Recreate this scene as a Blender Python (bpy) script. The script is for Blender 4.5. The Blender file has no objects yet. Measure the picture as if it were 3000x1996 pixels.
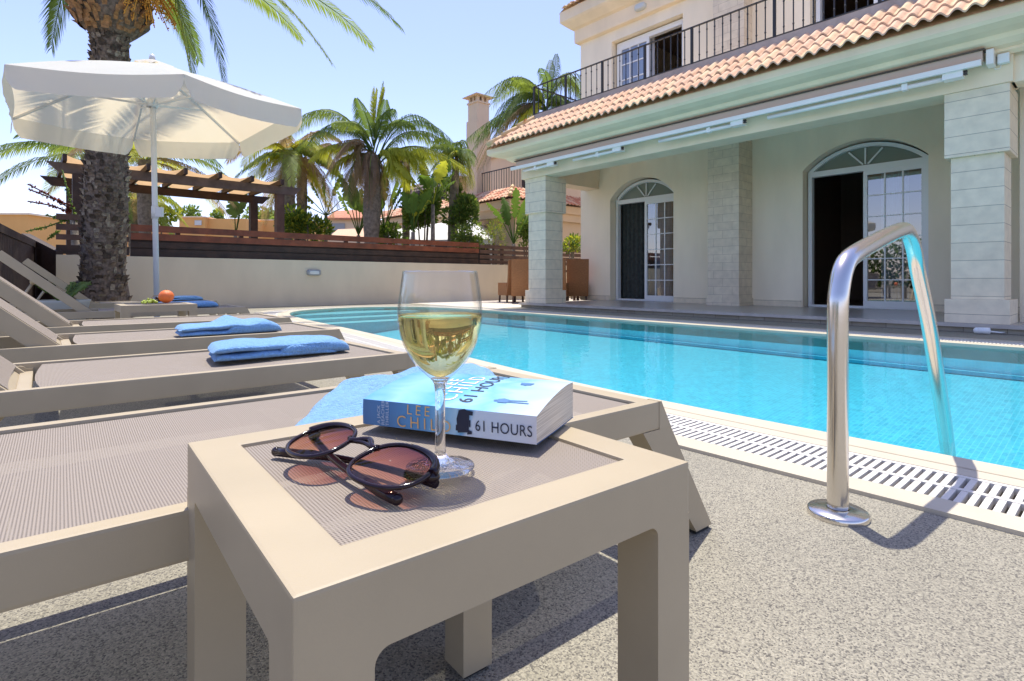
import bpy, bmesh, math, random
from mathutils import Vector, Matrix
S = bpy.context.scene
COL = S.collection
R = math.radians
# ------------------------------------------------------------------ camera, sky, sun, exposure
CAMH = 0.52
cam = bpy.data.cameras.new('camera'); camo = bpy.data.objects.new('camera', cam); COL.objects.link(camo)
camo.location = (0, 0, CAMH); camo.rotation_euler = (R(90), 0, 0)
cam.lens = 19.44; cam.sensor_width = 36; cam.shift_y = -0.0593
cam.clip_start = 0.02; cam.clip_end = 3000
S.camera = camo
SUN = Vector((-0.035, 0.28, 1.0)).normalized()
sun = bpy.data.lights.new('sun', 'SUN'); suno = bpy.data.objects.new('sun', sun); COL.objects.link(suno)
sun.energy = 3.5; sun.angle = R(0.5); sun.color = (1.0, 0.96, 0.86)
suno.rotation_euler = SUN.to_track_quat('Z', 'Y').to_euler(); suno.location = (0, 0, 20)
W = bpy.data.worlds.new('World'); S.world = W; W.use_nodes = True
nt = W.node_tree; nt.nodes.clear()
sky = nt.nodes.new('ShaderNodeTexSky'); sky.sky_type = 'NISHITA'; sky.sun_disc = False
sky.sun_elevation = math.asin(SUN.z); sky.sun_rotation = math.atan2(SUN.x, SUN.y)
sky.air_density = 1.0; sky.dust_density = 0.7; sky.ozone_density = 2.2; sky.altitude = 0
bg = nt.nodes.new('ShaderNodeBackground'); bg.inputs[1].default_value = 0.15
wo = nt.nodes.new('ShaderNodeOutputWorld')
tint = nt.nodes.new('ShaderNodeMix'); tint.data_type = 'RGBA'; tint.blend_type = 'MULTIPLY'; tint.inputs['Factor'].default_value = 1; tint.inputs['B'].default_value = (1.12, 0.97, 1.12, 1)
nt.links.new(sky.outputs[0], tint.inputs['A']); nt.links.new(tint.outputs['Result'], bg.inputs[0]); nt.links.new(bg.outputs[0], wo.inputs[0])
S.view_settings.view_transform = 'Standard'; S.view_settings.look = 'None'
S.view_settings.exposure = 0.74; S.view_settings.gamma = 1
S.render.engine = 'CYCLES'
S.cycles.max_bounces = 12; S.cycles.transparent_max_bounces = 24; S.cycles.transmission_bounces = 12
S.cycles.diffuse_bounces = 4; S.cycles.glossy_bounces = 5
S.cycles.use_denoising = True
S.cycles.sample_clamp_indirect = 6

# ------------------------------------------------------------------ mesh helpers
HA = math.atan2(0.662, 0.7496)          # yaw of the villa's frame
D1 = Vector((-0.662, 0.7496, 0)).normalized(); D2 = Vector((0.7496, 0.662, 0)).normalized()
def H(u, v, z): return D1*u + D2*v + Vector((0, 0, z))
class MB:
    def __init__(s): s.v = []; s.f = []; s.m = []; s.uv = None; s.sm = []
    def add(s, vs, fs, mi=0, smooth=False):
        b = len(s.v); s.v += [Vector(p) for p in vs]
        for f in fs: s.f.append([b+i for i in f]); s.m.append(mi); s.sm.append(smooth)
    def hexa(s, p, mi=0):               # 8 corners: bottom 4 loop, top 4 loop
        s.add(p, [(0,3,2,1),(4,5,6,7),(0,1,5,4),(1,2,6,5),(2,3,7,6),(3,0,4,7)], mi)
    def box(s, x0, x1, y0, y1, z0, z1, mi=0, T=None):
        p = [(x0,y0,z0),(x1,y0,z0),(x1,y1,z0),(x0,y1,z0),(x0,y0,z1),(x1,y0,z1),(x1,y1,z1),(x0,y1,z1)]
        if T: p = [T(Vector(q)) for q in p]
        s.hexa(p, mi)
    def hbox(s, u0, u1, v0, v1, z0, z1, mi=0):
        s.hexa([H(u0,v0,z0),H(u0,v1,z0),H(u1,v1,z0),H(u1,v0,z0),H(u0,v0,z1),H(u0,v1,z1),H(u1,v1,z1),H(u1,v0,z1)], mi)
    def bar(s, a, b, w, h, up=(0,0,1), mi=0):
        a = Vector(a); b = Vector(b); d = (b-a).normalized(); up = Vector(up)
        x = d.cross(up)
        if x.length < 1e-4: x = d.cross(Vector((1,0,0)))
        x.normalize(); y = x.cross(d).normalized(); x *= w/2; y *= h/2
        s.hexa([a-x-y, a+x-y, b+x-y, b-x-y, a-x+y, a+x+y, b+x+y, b-x+y], mi)
    def tube(s, pts, r, n=10, mi=0, cap=True, smooth=True, closed=False):
        pts = [Vector(p) for p in pts]; N = len(pts)
        rs = r if isinstance(r, (list, tuple)) else [r]*N
        rings = []; prev = None
        for i, p in enumerate(pts):
            if closed: t = (pts[(i+1) % N]-pts[i-1]).normalized()
            else: t = (pts[min(i+1, N-1)]-pts[max(i-1, 0)]).normalized()
            if prev is None:
                a = Vector((0,0,1)) if abs(t.z) < 0.9 else Vector((1,0,0))
                x = t.cross(a).normalized()
            else: x = (prev-t*prev.dot(t)).normalized()
            prev = x; y = t.cross(x)
            rings.append([p+(x*math.cos(2*math.pi*k/n)+y*math.sin(2*math.pi*k/n))*rs[i] for k in range(n)])
        vs = [q for rg in rings for q in rg]; fs = []
        M = N if closed else N-1
        for i in range(M):
            j = (i+1) % N
            for k in range(n):
                k2 = (k+1) % n; fs.append((i*n+k, i*n+k2, j*n+k2, j*n+k))
        s.add(vs, fs, mi, smooth)
        if cap and not closed:
            b = len(s.v)-len(vs)
            s.f.append([b+k for k in range(n)][::-1]); s.m.append(mi); s.sm.append(False)
            s.f.append([b+(N-1)*n+k for k in range(n)]); s.m.append(mi); s.sm.append(False)
    def lathe(s, prof, c=(0,0,0), n=32, mi=0, smooth=True, closed=False):
        c = Vector(c); vs = []; fs = []; N = len(prof)
        for r, z in prof:
            for k in range(n):
                a = 2*math.pi*k/n; vs.append(c+Vector((max(r,1e-5)*math.cos(a), max(r,1e-5)*math.sin(a), z)))
        for i in range(N if closed else N-1):
            j = (i+1) % N
            for k in range(n):
                k2 = (k+1) % n; fs.append((i*n+k, i*n+k2, j*n+k2, j*n+k))
        s.add(vs, fs, mi, smooth)
    def ball(s, c, r, n=10, mi=0, sc=(1,1,1)):
        c = Vector(c); prof = [(r*math.sin(math.pi*i/n), -r*math.cos(math.pi*i/n)) for i in range(n+1)]
        m = max(8, int(n*1.5)); vs = []; fs = []
        for q, z in prof:
            for k in range(m):
                a = 2*math.pi*k/m; vs.append(c+Vector((q*math.cos(a)*sc[0], q*math.sin(a)*sc[1], z*sc[2])))
        for i in range(n):
            for k in range(m):
                k2 = (k+1) % m; fs.append((i*m+k, i*m+k2, (i+1)*m+k2, (i+1)*m+k))
        s.add(vs, fs, mi, True)
    def grid(s, P, mi=0, smooth=True, wrap=False):   # P[i][j]
        n = len(P); m = len(P[0]); vs = [q for row in P for q in row]; fs = []
        for i in range(n-1):
            for j in range(m if wrap else m-1):
                j2 = (j+1) % m; fs.append((i*m+j, i*m+j2, (i+1)*m+j2, (i+1)*m+j))
        s.add(vs, fs, mi, smooth)
    def build(s, name, mats, parent=None, loc=None, bevel=0, recalc=True, uvang=HA, merge=0, T=None, bevz=None):
        if not isinstance(mats, (list, tuple)): mats = [mats]
        base = Vector((0,0,0))
        if parent is not None: base = wloc(parent)
        if loc is not None: base = Vector(loc)
        me = bpy.data.meshes.new(name)
        me.from_pydata([tuple(p-base) if loc is not None or parent is not None else tuple(p) for p in s.v], [], s.f)
        for m in mats: me.materials.append(m)
        me.polygons.foreach_set('material_index', s.m); me.polygons.foreach_set('use_smooth', s.sm)
        bm = bmesh.new(); bm.from_mesh(me)
        if merge: bmesh.ops.remove_doubles(bm, verts=bm.verts, dist=merge)
        if recalc: bmesh.ops.recalc_face_normals(bm, faces=bm.faces)
        if bevel:
            es = [e for e in bm.edges if len(e.link_faces) == 2 and e.calc_face_angle(0) > 0.6 and (bevz is None or max(e.verts[0].co.z, e.verts[1].co.z) > bevz)]
            bmesh.ops.bevel(bm, geom=es, offset=bevel, segments=2, affect='EDGES', profile=0.7)
        uvl = bm.loops.layers.uv.new('UVMap'); ca, sa = math.cos(-uvang), math.sin(-uvang)
        for f in bm.faces:
            n = f.normal; nx = n.x*ca-n.y*sa; ny = n.x*sa+n.y*ca
            for l in f.loops:
                p = l.vert.co+base; x = p.x*ca-p.y*sa; y = p.x*sa+p.y*ca
                if abs(n.z) > 0.75: l[uvl].uv = (x, y)
                elif abs(nx) > abs(ny): l[uvl].uv = (y, p.z)
                else: l[uvl].uv = (x, p.z)
        bm.to_mesh(me); bm.free()
        o = bpy.data.objects.new(name, me); COL.objects.link(o)
        if parent is not None:
            o.parent = parent
            if loc is not None: o.location = base-wloc(parent)
        elif loc is not None: o.location = base
        return o
def wloc(o):
    p = Vector((0,0,0))
    while o is not None: p = p+o.location; o = o.parent
    return p
def thing(name, label, cat, loc=(0,0,0), group=None):
    o = bpy.data.objects.new(name, None); COL.objects.link(o); o.location = loc; o.empty_display_size = 0.1
    return tag(o, label, cat, group)
def tag(o, label, cat, group=None, kind=None):
    if label: o['label'] = label
    if cat: o['category'] = cat
    if group: o['group'] = group
    if kind: o['kind'] = kind
    return o
def struct(o): o['kind'] = 'structure'; return o
def copy_tree(o, parent=None):
    c = o.copy(); COL.objects.link(c); c.parent = parent
    for ch in list(o.children): copy_tree(ch, c)
    return c

# ------------------------------------------------------------------ materials
def mat(name, col, rough=0.6, metal=0.0, spec=0.5, noise=None, bump=None, coat=0, var=0.0, vscale=3.0, sheen=0, streak=0):
    m = bpy.data.materials.new(name); m.use_nodes = True; n = m.node_tree; b = n.nodes['Principled BSDF']
    b.inputs['Base Color'].default_value = (*col, 1); b.inputs['Roughness'].default_value = rough
    b.inputs['Metallic'].default_value = metal; b.inputs['Specular IOR Level'].default_value = spec
    b.inputs['Coat Weight'].default_value = coat
    if sheen: b.inputs['Sheen Weight'].default_value = sheen
    tc = n.nodes.new('ShaderNodeTexCoord')
    if var:
        nz = n.nodes.new('ShaderNodeTexNoise'); nz.inputs['Scale'].default_value = vscale; nz.inputs['Detail'].default_value = 6
        if streak:
            mp = n.nodes.new('ShaderNodeMapping'); mp.inputs['Scale'].default_value = (1, 1, streak); n.links.new(tc.outputs['Object'], mp.inputs[0]); n.links.new(mp.outputs[0], nz.inputs['Vector'])
        else: n.links.new(tc.outputs['Object'], nz.inputs['Vector'])
        mx = n.nodes.new('ShaderNodeMix'); mx.data_type = 'RGBA'
        mx.inputs['A'].default_value = (*[c*(1-var) for c in col], 1); mx.inputs['B'].default_value = (*[min(1, c*(1+var)) for c in col], 1)
        cr = n.nodes.new('ShaderNodeMapRange'); cr.inputs['From Min'].default_value = 0.3; cr.inputs['From Max'].default_value = 0.7
        n.links.new(nz.outputs['Fac'], cr.inputs['Value']); n.links.new(cr.outputs['Result'], mx.inputs['Factor'])
        n.links.new(mx.outputs['Result'], b.inputs['Base Color'])
    if bump:
        sc, st = bump; nb = n.nodes.new('ShaderNodeTexNoise'); nb.inputs['Scale'].default_value = sc; nb.inputs['Detail'].default_value = 4
        n.links.new(tc.outputs['Object'], nb.inputs['Vector'])
        bp = n.nodes.new('ShaderNodeBump'); bp.inputs['Strength'].default_value = st; bp.inputs['Distance'].default_value = 0.01
        n.links.new(nb.outputs['Fac'], bp.inputs['Height']); n.links.new(bp.outputs['Normal'], b.inputs['Normal'])
    return m
def nodes(m): return m.node_tree, m.node_tree.nodes['Principled BSDF'], m.node_tree.nodes['Material Output']
def ramp(n, pts):
    r = n.nodes.new('ShaderNodeValToRGB'); e = r.color_ramp.elements
    e[0].position = pts[0][0]; e[0].color = (*pts[0][1], 1); e[1].position = pts[-1][0]; e[1].color = (*pts[-1][1], 1)
    for p, c in pts[1:-1]:
        x = e.new(p); x.color = (*c, 1)
    return r
M = {}
M['plaster'] = mat('cream_plaster', (0.93, 0.815, 0.62), 0.85, bump=(90, 0.15), var=0.07, vscale=2.2, streak=0.3)
M['gwall'] = mat('garden_wall_render', (0.67, 0.57, 0.42), 0.9, bump=(60, 0.15), var=0.055, vscale=2.6, streak=0.35)
M['trim'] = mat('cream_trim', (0.92, 0.75, 0.53), 0.75, bump=(60, 0.06), var=0.06, vscale=3, streak=0.4)
M['white'] = mat('white_frame', (0.82, 0.83, 0.82), 0.35)
M['alu'] = mat('awning_metal', (0.90, 0.85, 0.80), 0.35, var=0.03)
M['awning'] = mat('awning_cloth', (0.68, 0.52, 0.42), 0.9)
M['iron'] = mat('black_iron', (0.02, 0.019, 0.02), 0.45)
M['dark'] = mat('dark_interior', (0.035, 0.025, 0.018), 0.8)
M['room'] = mat('room_wall', (0.30, 0.22, 0.16), 0.8)
M['curtain'] = mat('curtain', (0.55, 0.57, 0.62), 0.9, var=0.1, vscale=8)
M['darkcurtain'] = mat('dark_curtain', (0.05, 0.055, 0.05), 0.9, var=0.3, vscale=14)
M['conc'] = mat('concrete_parapet', (0.42, 0.37, 0.33), 0.9, bump=(40, 0.3), var=0.15, vscale=6)
M['tile1'] = mat('roof_tile_pink', (0.68, 0.42, 0.255), 0.85, var=0.12, vscale=20)
M['tile2'] = mat('roof_tile_sand', (0.72, 0.52, 0.31), 0.85, var=0.12, vscale=20)
M['tile3'] = mat('roof_tile_rose', (0.69, 0.45, 0.29), 0.85, var=0.12, vscale=20)
TILES = [M['tile1'], M['tile2'], M['tile3']]
M['ridge'] = mat('ridge_tile', (0.70, 0.50, 0.27), 0.85, var=0.15, vscale=9)
M['ftile1'] = mat('far_tile', (0.55, 0.22, 0.12), 0.85, var=0.2, vscale=8)
M['frame'] = mat('taupe_powder_coat', (0.405, 0.330, 0.213), 0.48, bump=(700, 0.05), var=0.05, vscale=9)
M['chrome'] = mat('stainless_steel', (0.70, 0.66, 0.61), 0.20, metal=1.0, bump=(35, 0.02))
M['towel'] = mat('blue_towel', (0.21, 0.46, 0.80), 0.95, bump=(260, 1.0), var=0.16, vscale=110, sheen=0.3)
M['coping'] = mat('cream_coping', (0.51, 0.45, 0.34), 0.6, var=0.06, vscale=5, bump=(120, 0.08))
M['grate'] = mat('white_grate', (0.66, 0.62, 0.55), 0.5)
M['channel'] = mat('drain_channel', (0.12, 0.10, 0.09), 0.8)
M['porchtile'] = mat('porch_tile', (0.42, 0.38, 0.34), 0.3, var=0.06, vscale=3)
M['porchedge'] = mat('porch_edge_stone', (0.50, 0.45, 0.39), 0.6, var=0.12, vscale=6)
M['pole'] = mat('umbrella_pole', (0.62, 0.64, 0.66), 0.35)
M['orangewood'] = mat('red_brown_board', (0.20, 0.052, 0.02), 0.6, var=0.35, vscale=5, bump=(30, 0.2))
M['darkwood'] = mat('dark_board', (0.045, 0.022, 0.014), 0.65, var=0.4, vscale=6, bump=(30, 0.2))
M['brownwood'] = mat('brown_board', (0.10, 0.05, 0.033), 0.65, var=0.35, vscale=6, bump=(30, 0.2))
M['greywood'] = mat('weathered_beam', (0.115, 0.078, 0.06), 0.75, var=0.35, vscale=5, bump=(30, 0.3))
M['rattan'] = mat('rattan', (0.34, 0.155, 0.06), 0.6, bump=(160, 0.8), var=0.25, vscale=60)
M['orangewall'] = mat('orange_render', (0.78, 0.42, 0.14), 0.9, var=0.06, vscale=1)
M['villa2'] = mat('far_villa_render', (0.74, 0.56, 0.38), 0.9, var=0.05, vscale=1)
M['bark'] = mat('palm_bark', (0.17, 0.125, 0.09), 0.95, var=0.55, vscale=26, bump=(60, 0.8))
M['bark2'] = mat('queen_palm_bark', (0.20, 0.165, 0.13), 0.95, var=0.4, vscale=14, bump=(50, 0.7))
M['stub'] = mat('cut_frond_stub', (0.33, 0.17, 0.07), 0.9, var=0.45, vscale=22, bump=(70, 0.6))
M['fibre'] = mat('fruit_stalk', (0.70, 0.33, 0.05), 0.8, var=0.3, vscale=20)
M['glossdark'] = mat('tortoise_plastic', (0.012, 0.004, 0.007), 0.10, spec=0.4)
M['rubber'] = mat('black_rubber', (0.02, 0.02, 0.02), 0.6)
M['lampglass'] = mat('lamp_glass', (0.62, 0.64, 0.62), 0.35)
M['grey'] = mat('grey_metal', (0.32, 0.33, 0.34), 0.4)
M['pages'] = mat('paper_pages', (0.70, 0.62, 0.50), 0.9)
M['gold'] = mat('gold_print', (0.78, 0.47, 0.16), 0.5)
M['goldl'] = mat('gold_print_light', (0.85, 0.74, 0.52), 0.5)
M['ink'] = mat('navy_print', (0.012, 0.02, 0.045), 0.5)
M['inkb'] = mat('blue_print', (0.06, 0.17, 0.36), 0.5)
M['inkw'] = mat('pale_print', (0.45, 0.55, 0.66), 0.5)
M['orange'] = mat('orange_peel', (0.80, 0.17, 0.03), 0.45, bump=(300, 0.3))
M['grape'] = mat('green_grape', (0.42, 0.50, 0.06), 0.3)
M['grapeb'] = mat('black_grape', (0.05, 0.02, 0.03), 0.3)
M['pot'] = mat('planter', (0.50, 0.50, 0.44), 0.7, var=0.1)
M['terra'] = mat('terracotta', (0.50, 0.22, 0.11), 0.8)
M['earth'] = mat('garden_ground', (0.20, 0.17, 0.11), 0.95, var=0.4, vscale=2)
M['paving'] = mat('cream_paving', (0.66, 0.58, 0.48), 0.7, var=0.05, vscale=3)
M['whitecloth'] = mat('white_canvas', (0.85, 0.84, 0.82), 0.9)

def leafmat(name, col, var=0.3):
    m = mat(name, col, 0.62, spec=0.2, var=var, vscale=7); n, b, o = nodes(m)
    tr = n.nodes.new('ShaderNodeBsdfTranslucent'); tr.inputs[0].default_value = (min(1, col[0]*1.9), min(1, col[1]*1.8), col[2]*1.0, 1)
    mx = n.nodes.new('ShaderNodeMixShader'); mx.inputs[0].default_value = 0.42
    n.links.new(b.outputs[0], mx.inputs[1]); n.links.new(tr.outputs[0], mx.inputs[2]); n.links.new(mx.outputs[0], o.inputs[0])
    return m
M['g1'] = leafmat('palm_green', (0.19, 0.25, 0.06)); M['g2'] = leafmat('palm_dark_green', (0.12, 0.18, 0.055))
M['g3'] = leafmat('palm_yellow_green', (0.34, 0.36, 0.05)); M['g4'] = leafmat('palm_dry', (0.26, 0.19, 0.10))
M['g5'] = leafmat('banana_green', (0.10, 0.17, 0.035)); M['g6'] = leafmat('shrub_green', (0.11, 0.18, 0.04))
M['g7'] = leafmat('spike_red', (0.14, 0.035, 0.03)); M['g8'] = leafmat('dry_frond_pink', (0.26, 0.18, 0.12))
LEAVES = [M['g1'], M['g2'], M['g3'], M['g4'], M['g8']]

def deck_mat():
    m = mat('pebble_deck', (0.4, 0.37, 0.33), 0.75); n, b, o = nodes(m)
    tc = n.nodes.new('ShaderNodeTexCoord'); v = n.nodes.new('ShaderNodeTexVoronoi'); v.inputs['Scale'].default_value = 400
    n.links.new(tc.outputs['Object'], v.inputs['Vector'])
    sep = n.nodes.new('ShaderNodeSeparateColor'); n.links.new(v.outputs['Color'], sep.inputs[0])
    r = ramp(n, [(0.0, (0.085, 0.076, 0.062)), (0.14, (0.15, 0.135, 0.108)), (0.30, (0.25, 0.228, 0.172)), (0.6, (0.315, 0.285, 0.215)), (0.85, (0.39, 0.353, 0.265)), (1.0, (0.19, 0.172, 0.132))])
    n.links.new(sep.outputs[0], r.inputs[0])
    nz = n.nodes.new('ShaderNodeTexNoise'); nz.inputs['Scale'].default_value = 1.6; nz.inputs['Detail'].default_value = 5; n.links.new(tc.outputs['Object'], nz.inputs['Vector'])
    mr = n.nodes.new('ShaderNodeMapRange'); mr.inputs['From Min'].default_value = .3; mr.inputs['From Max'].default_value = .7; mr.inputs['To Min'].default_value = 0.88; mr.inputs['To Max'].default_value = 1.08
    n.links.new(nz.outputs['Fac'], mr.inputs[0])
    mm = n.nodes.new('ShaderNodeVectorMath'); mm.operation = 'SCALE'; n.links.new(r.outputs[0], mm.inputs[0]); n.links.new(mr.outputs[0], mm.inputs['Scale'])
    n.links.new(mm.outputs[0], b.inputs['Base Color'])
    bp = n.nodes.new('ShaderNodeBump'); bp.inputs['Strength'].default_value = 0.6; bp.inputs['Distance'].default_value = 0.002; bp.invert = True
    n.links.new(v.outputs['Distance'], bp.inputs['Height']); n.links.new(bp.outputs[0], b.inputs['Normal'])
    return m
M['deck'] = deck_mat()

def brick_mat(name, c1, c2, mortar, bw, bh, ms=0.003, off=0.5, rough=0.6, bump=0.5):
    m = mat(name, c1, rough); n, b, o = nodes(m)
    uv = n.nodes.new('ShaderNodeTexCoord'); br = n.nodes.new('ShaderNodeTexBrick')
    br.offset = off; br.inputs['Scale'].default_value = 1; br.inputs['Brick Width'].default_value = bw; br.inputs['Row Height'].default_value = bh
    br.inputs['Mortar Size'].default_value = ms; br.inputs['Mortar Smooth'].default_value = 0.2
    br.inputs['Color1'].default_value = (*c1, 1); br.inputs['Color2'].default_value = (*c2, 1); br.inputs['Mortar'].default_value = (*mortar, 1)
    n.links.new(uv.outputs['UV'], br.inputs['Vector'])
    nz = n.nodes.new('ShaderNodeTexNoise'); nz.inputs['Scale'].default_value = 9; nz.inputs['Detail'].default_value = 6; n.links.new(uv.outputs['UV'], nz.inputs['Vector'])
    mr = n.nodes.new('ShaderNodeMapRange'); mr.inputs['From Min'].default_value = .3; mr.inputs['From Max'].default_value = .7; mr.inputs['To Min'].default_value = .9; mr.inputs['To Max'].default_value = 1.08; n.links.new(nz.outputs['Fac'], mr.inputs[0])
    mm = n.nodes.new('ShaderNodeVectorMath'); mm.operation = 'SCALE'; n.links.new(br.outputs['Color'], mm.inputs[0]); n.links.new(mr.outputs[0], mm.inputs['Scale'])
    n.links.new(mm.outputs[0], b.inputs['Base Color'])
    bp = n.nodes.new('ShaderNodeBump'); bp.inputs['Strength'].default_value = bump; bp.inputs['Distance'].default_value = 0.003; bp.invert = True
    n.links.new(br.outputs['Fac'], bp.inputs['Height']); n.links.new(bp.outputs[0], b.inputs['Normal'])
    return m
M['stone'] = brick_mat('pilaster_stone', (0.78, 0.67, 0.50), (0.71, 0.60, 0.45), (0.50, 0.41, 0.30), 0.33, 0.135, 0.003)
M['slabs'] = brick_mat('column_stone', (0.84, 0.72, 0.53), (0.79, 0.67, 0.49), (0.38, 0.32, 0.24), 3.0, 0.178, 0.003)
M['smallstone'] = brick_mat('step_riser', (0.42, 0.38, 0.30), (0.34, 0.29, 0.22), (0.22, 0.19, 0.15), 0.33, 0.2, 0.004)
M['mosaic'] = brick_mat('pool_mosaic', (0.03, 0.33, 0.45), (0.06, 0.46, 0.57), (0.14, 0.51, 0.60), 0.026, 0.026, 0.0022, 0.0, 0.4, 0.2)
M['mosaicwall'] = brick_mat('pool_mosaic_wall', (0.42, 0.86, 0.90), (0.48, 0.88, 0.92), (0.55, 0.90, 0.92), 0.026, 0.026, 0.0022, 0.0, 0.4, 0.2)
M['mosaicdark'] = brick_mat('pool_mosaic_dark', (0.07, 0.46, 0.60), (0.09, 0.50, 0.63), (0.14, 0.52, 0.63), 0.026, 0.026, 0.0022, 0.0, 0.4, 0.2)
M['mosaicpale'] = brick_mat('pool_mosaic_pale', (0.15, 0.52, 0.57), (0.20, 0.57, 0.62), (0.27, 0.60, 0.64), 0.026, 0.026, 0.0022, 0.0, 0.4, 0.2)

def sling_mat():
    m = mat('taupe_mesh_fabric', (0.44, 0.35, 0.29), 0.7); n, b, o = nodes(m)
    uv = n.nodes.new('ShaderNodeTexCoord'); sp = n.nodes.new('ShaderNodeSeparateXYZ'); n.links.new(uv.outputs['UV'], sp.inputs[0])
    def wave(out, pitch):
        a = n.nodes.new('ShaderNodeMath'); a.operation = 'MULTIPLY'; a.inputs[1].default_value = 2*math.pi/pitch; n.links.new(out, a.inputs[0])
        s = n.nodes.new('ShaderNodeMath'); s.operation = 'SINE'; n.links.new(a.outputs[0], s.inputs[0])
        return s.outputs[0]
    sx = wave(sp.outputs[0], 0.0027); sy = wave(sp.outputs[1], 0.0027)
    ad = n.nodes.new('ShaderNodeMath'); ad.operation = 'ADD'; n.links.new(sx, ad.inputs[0]); n.links.new(sy, ad.inputs[1])
    mr = n.nodes.new('ShaderNodeMapRange'); mr.inputs['From Min'].default_value = -1.6; mr.inputs['From Max'].default_value = 1.2; n.links.new(ad.outputs[0], mr.inputs[0])
    r = ramp(n, [(0.0, (0.135, 0.105, 0.08)), (0.4, (0.25, 0.205, 0.162)), (1.0, (0.315, 0.263, 0.213))]); n.links.new(mr.outputs[0], r.inputs[0]); n.links.new(r.outputs[0], b.inputs['Base Color'])
    bp = n.nodes.new('ShaderNodeBump'); bp.inputs['Strength'].default_value = 0.5; bp.inputs['Distance'].default_value = 0.001; n.links.new(mr.outputs[0], bp.inputs['Height']); n.links.new(bp.outputs[0], b.inputs['Normal'])
    hole = n.nodes.new('ShaderNodeMath'); hole.operation = 'LESS_THAN'; hole.inputs[1].default_value = -1.5; n.links.new(ad.outputs[0], hole.inputs[0])
    t = n.nodes.new('ShaderNodeBsdfTransparent'); mx = n.nodes.new('ShaderNodeMixShader'); n.links.new(hole.outputs[0], mx.inputs[0]); n.links.new(b.outputs[0], mx.inputs[1]); n.links.new(t.outputs[0], mx.inputs[2])
    n.links.new(mx.outputs[0], o.inputs[0]); return m
M['sling'] = sling_mat()

def water_mat():
    m = bpy.data.materials.new('pool_water_surface'); m.use_nodes = True; n = m.node_tree; n.nodes.clear()
    o = n.nodes.new('ShaderNodeOutputMaterial'); tr = n.nodes.new('ShaderNodeBsdfTransparent'); tr.inputs[0].default_value = (0.80, 0.97, 1.0, 1)
    gl = n.nodes.new('ShaderNodeBsdfGlossy'); gl.inputs['Roughness'].default_value = 0.02
    fr = n.nodes.new('ShaderNodeFresnel'); fr.inputs[0].default_value = 1.26
    mul = n.nodes.new('ShaderNodeMath'); mul.operation = 'MULTIPLY'; mul.inputs[1].default_value = 0.75
    tc = n.nodes.new('ShaderNodeTexCoord'); mp = n.nodes.new('ShaderNodeMapping'); mp.inputs['Rotation'].default_value = (0, 0, HA)
    n.links.new(tc.outputs['Object'], mp.inputs[0])
    nz = n.nodes.new('ShaderNodeTexNoise'); nz.inputs['Scale'].default_value = 7; nz.inputs['Detail'].default_value = 3; n.links.new(mp.outputs[0], nz.inputs['Vector'])
    bp = n.nodes.new('ShaderNodeBump'); bp.inputs['Strength'].default_value = 0.22; bp.inputs['Distance'].default_value = 0.01
    n.links.new(nz.outputs['Fac'], bp.inputs['Height']); n.links.new(bp.outputs[0], gl.inputs['Normal'])
    mx = n.nodes.new('ShaderNodeMixShader'); n.links.new(fr.outputs[0], mul.inputs[0]); n.links.new(mul.outputs[0], mx.inputs[0]); n.links.new(tr.outputs[0], mx.inputs[1]); n.links.new(gl.outputs[0], mx.inputs[2])
    n.links.new(mx.outputs[0], o.inputs[0]); return m
M['water'] = water_mat()
def pane_mat(name, tint, refl, edge=0.8):
    m = bpy.data.materials.new(name); m.use_nodes = True; n = m.node_tree; n.nodes.clear()
    o = n.nodes.new('ShaderNodeOutputMaterial'); tr = n.nodes.new('ShaderNodeBsdfTransparent'); tr.inputs[0].default_value = (*tint, 1)
    gl = n.nodes.new('ShaderNodeBsdfGlossy'); gl.inputs['Roughness'].default_value = 0.015
    mx = n.nodes.new('ShaderNodeMixShader'); lw = n.nodes.new('ShaderNodeLayerWeight'); lw.inputs[0].default_value = 0.5
    pw = n.nodes.new('ShaderNodeMath'); pw.operation = 'POWER'; pw.inputs[1].default_value = 4.5; n.links.new(lw.outputs['Facing'], pw.inputs[0])
    ad = n.nodes.new('ShaderNodeMath'); ad.operation = 'MULTIPLY_ADD'; ad.inputs[1].default_value = edge; ad.inputs[2].default_value = refl; ad.use_clamp = True; n.links.new(pw.outputs[0], ad.inputs[0])
    n.links.new(ad.outputs[0], mx.inputs[0]); n.links.new(tr.outputs[0], mx.inputs[1]); n.links.new(gl.outputs[0], mx.inputs[2]); n.links.new(mx.outputs[0], o.inputs[0]); return m
M['pane'] = pane_mat('window_glass', (0.6, 0.66, 0.7), 0.34)
M['frost'] = mat('frosted_fanlight', (0.24, 0.27, 0.22), 0.25)
def lens_mat():
    m = pane_mat('brown_gradient_lens', (0.55, 0.20, 0.13), 0.05, 0.10); n = m.node_tree
    tr = [x for x in n.nodes if x.type == 'BSDF_TRANSPARENT'][0]
    tc = n.nodes.new('ShaderNodeTexCoord'); sp = n.nodes.new('ShaderNodeSeparateXYZ'); n.links.new(tc.outputs['UV'], sp.inputs[0])
    r = ramp(n, [(0.0, (0.90, 0.52, 0.38)), (0.45, (0.58, 0.24, 0.20)), (1.0, (0.20, 0.05, 0.08))]); n.links.new(sp.outputs[1], r.inputs[0]); n.links.new(r.outputs[0], tr.inputs[0]); return m
M['lens'] = lens_mat()
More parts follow.
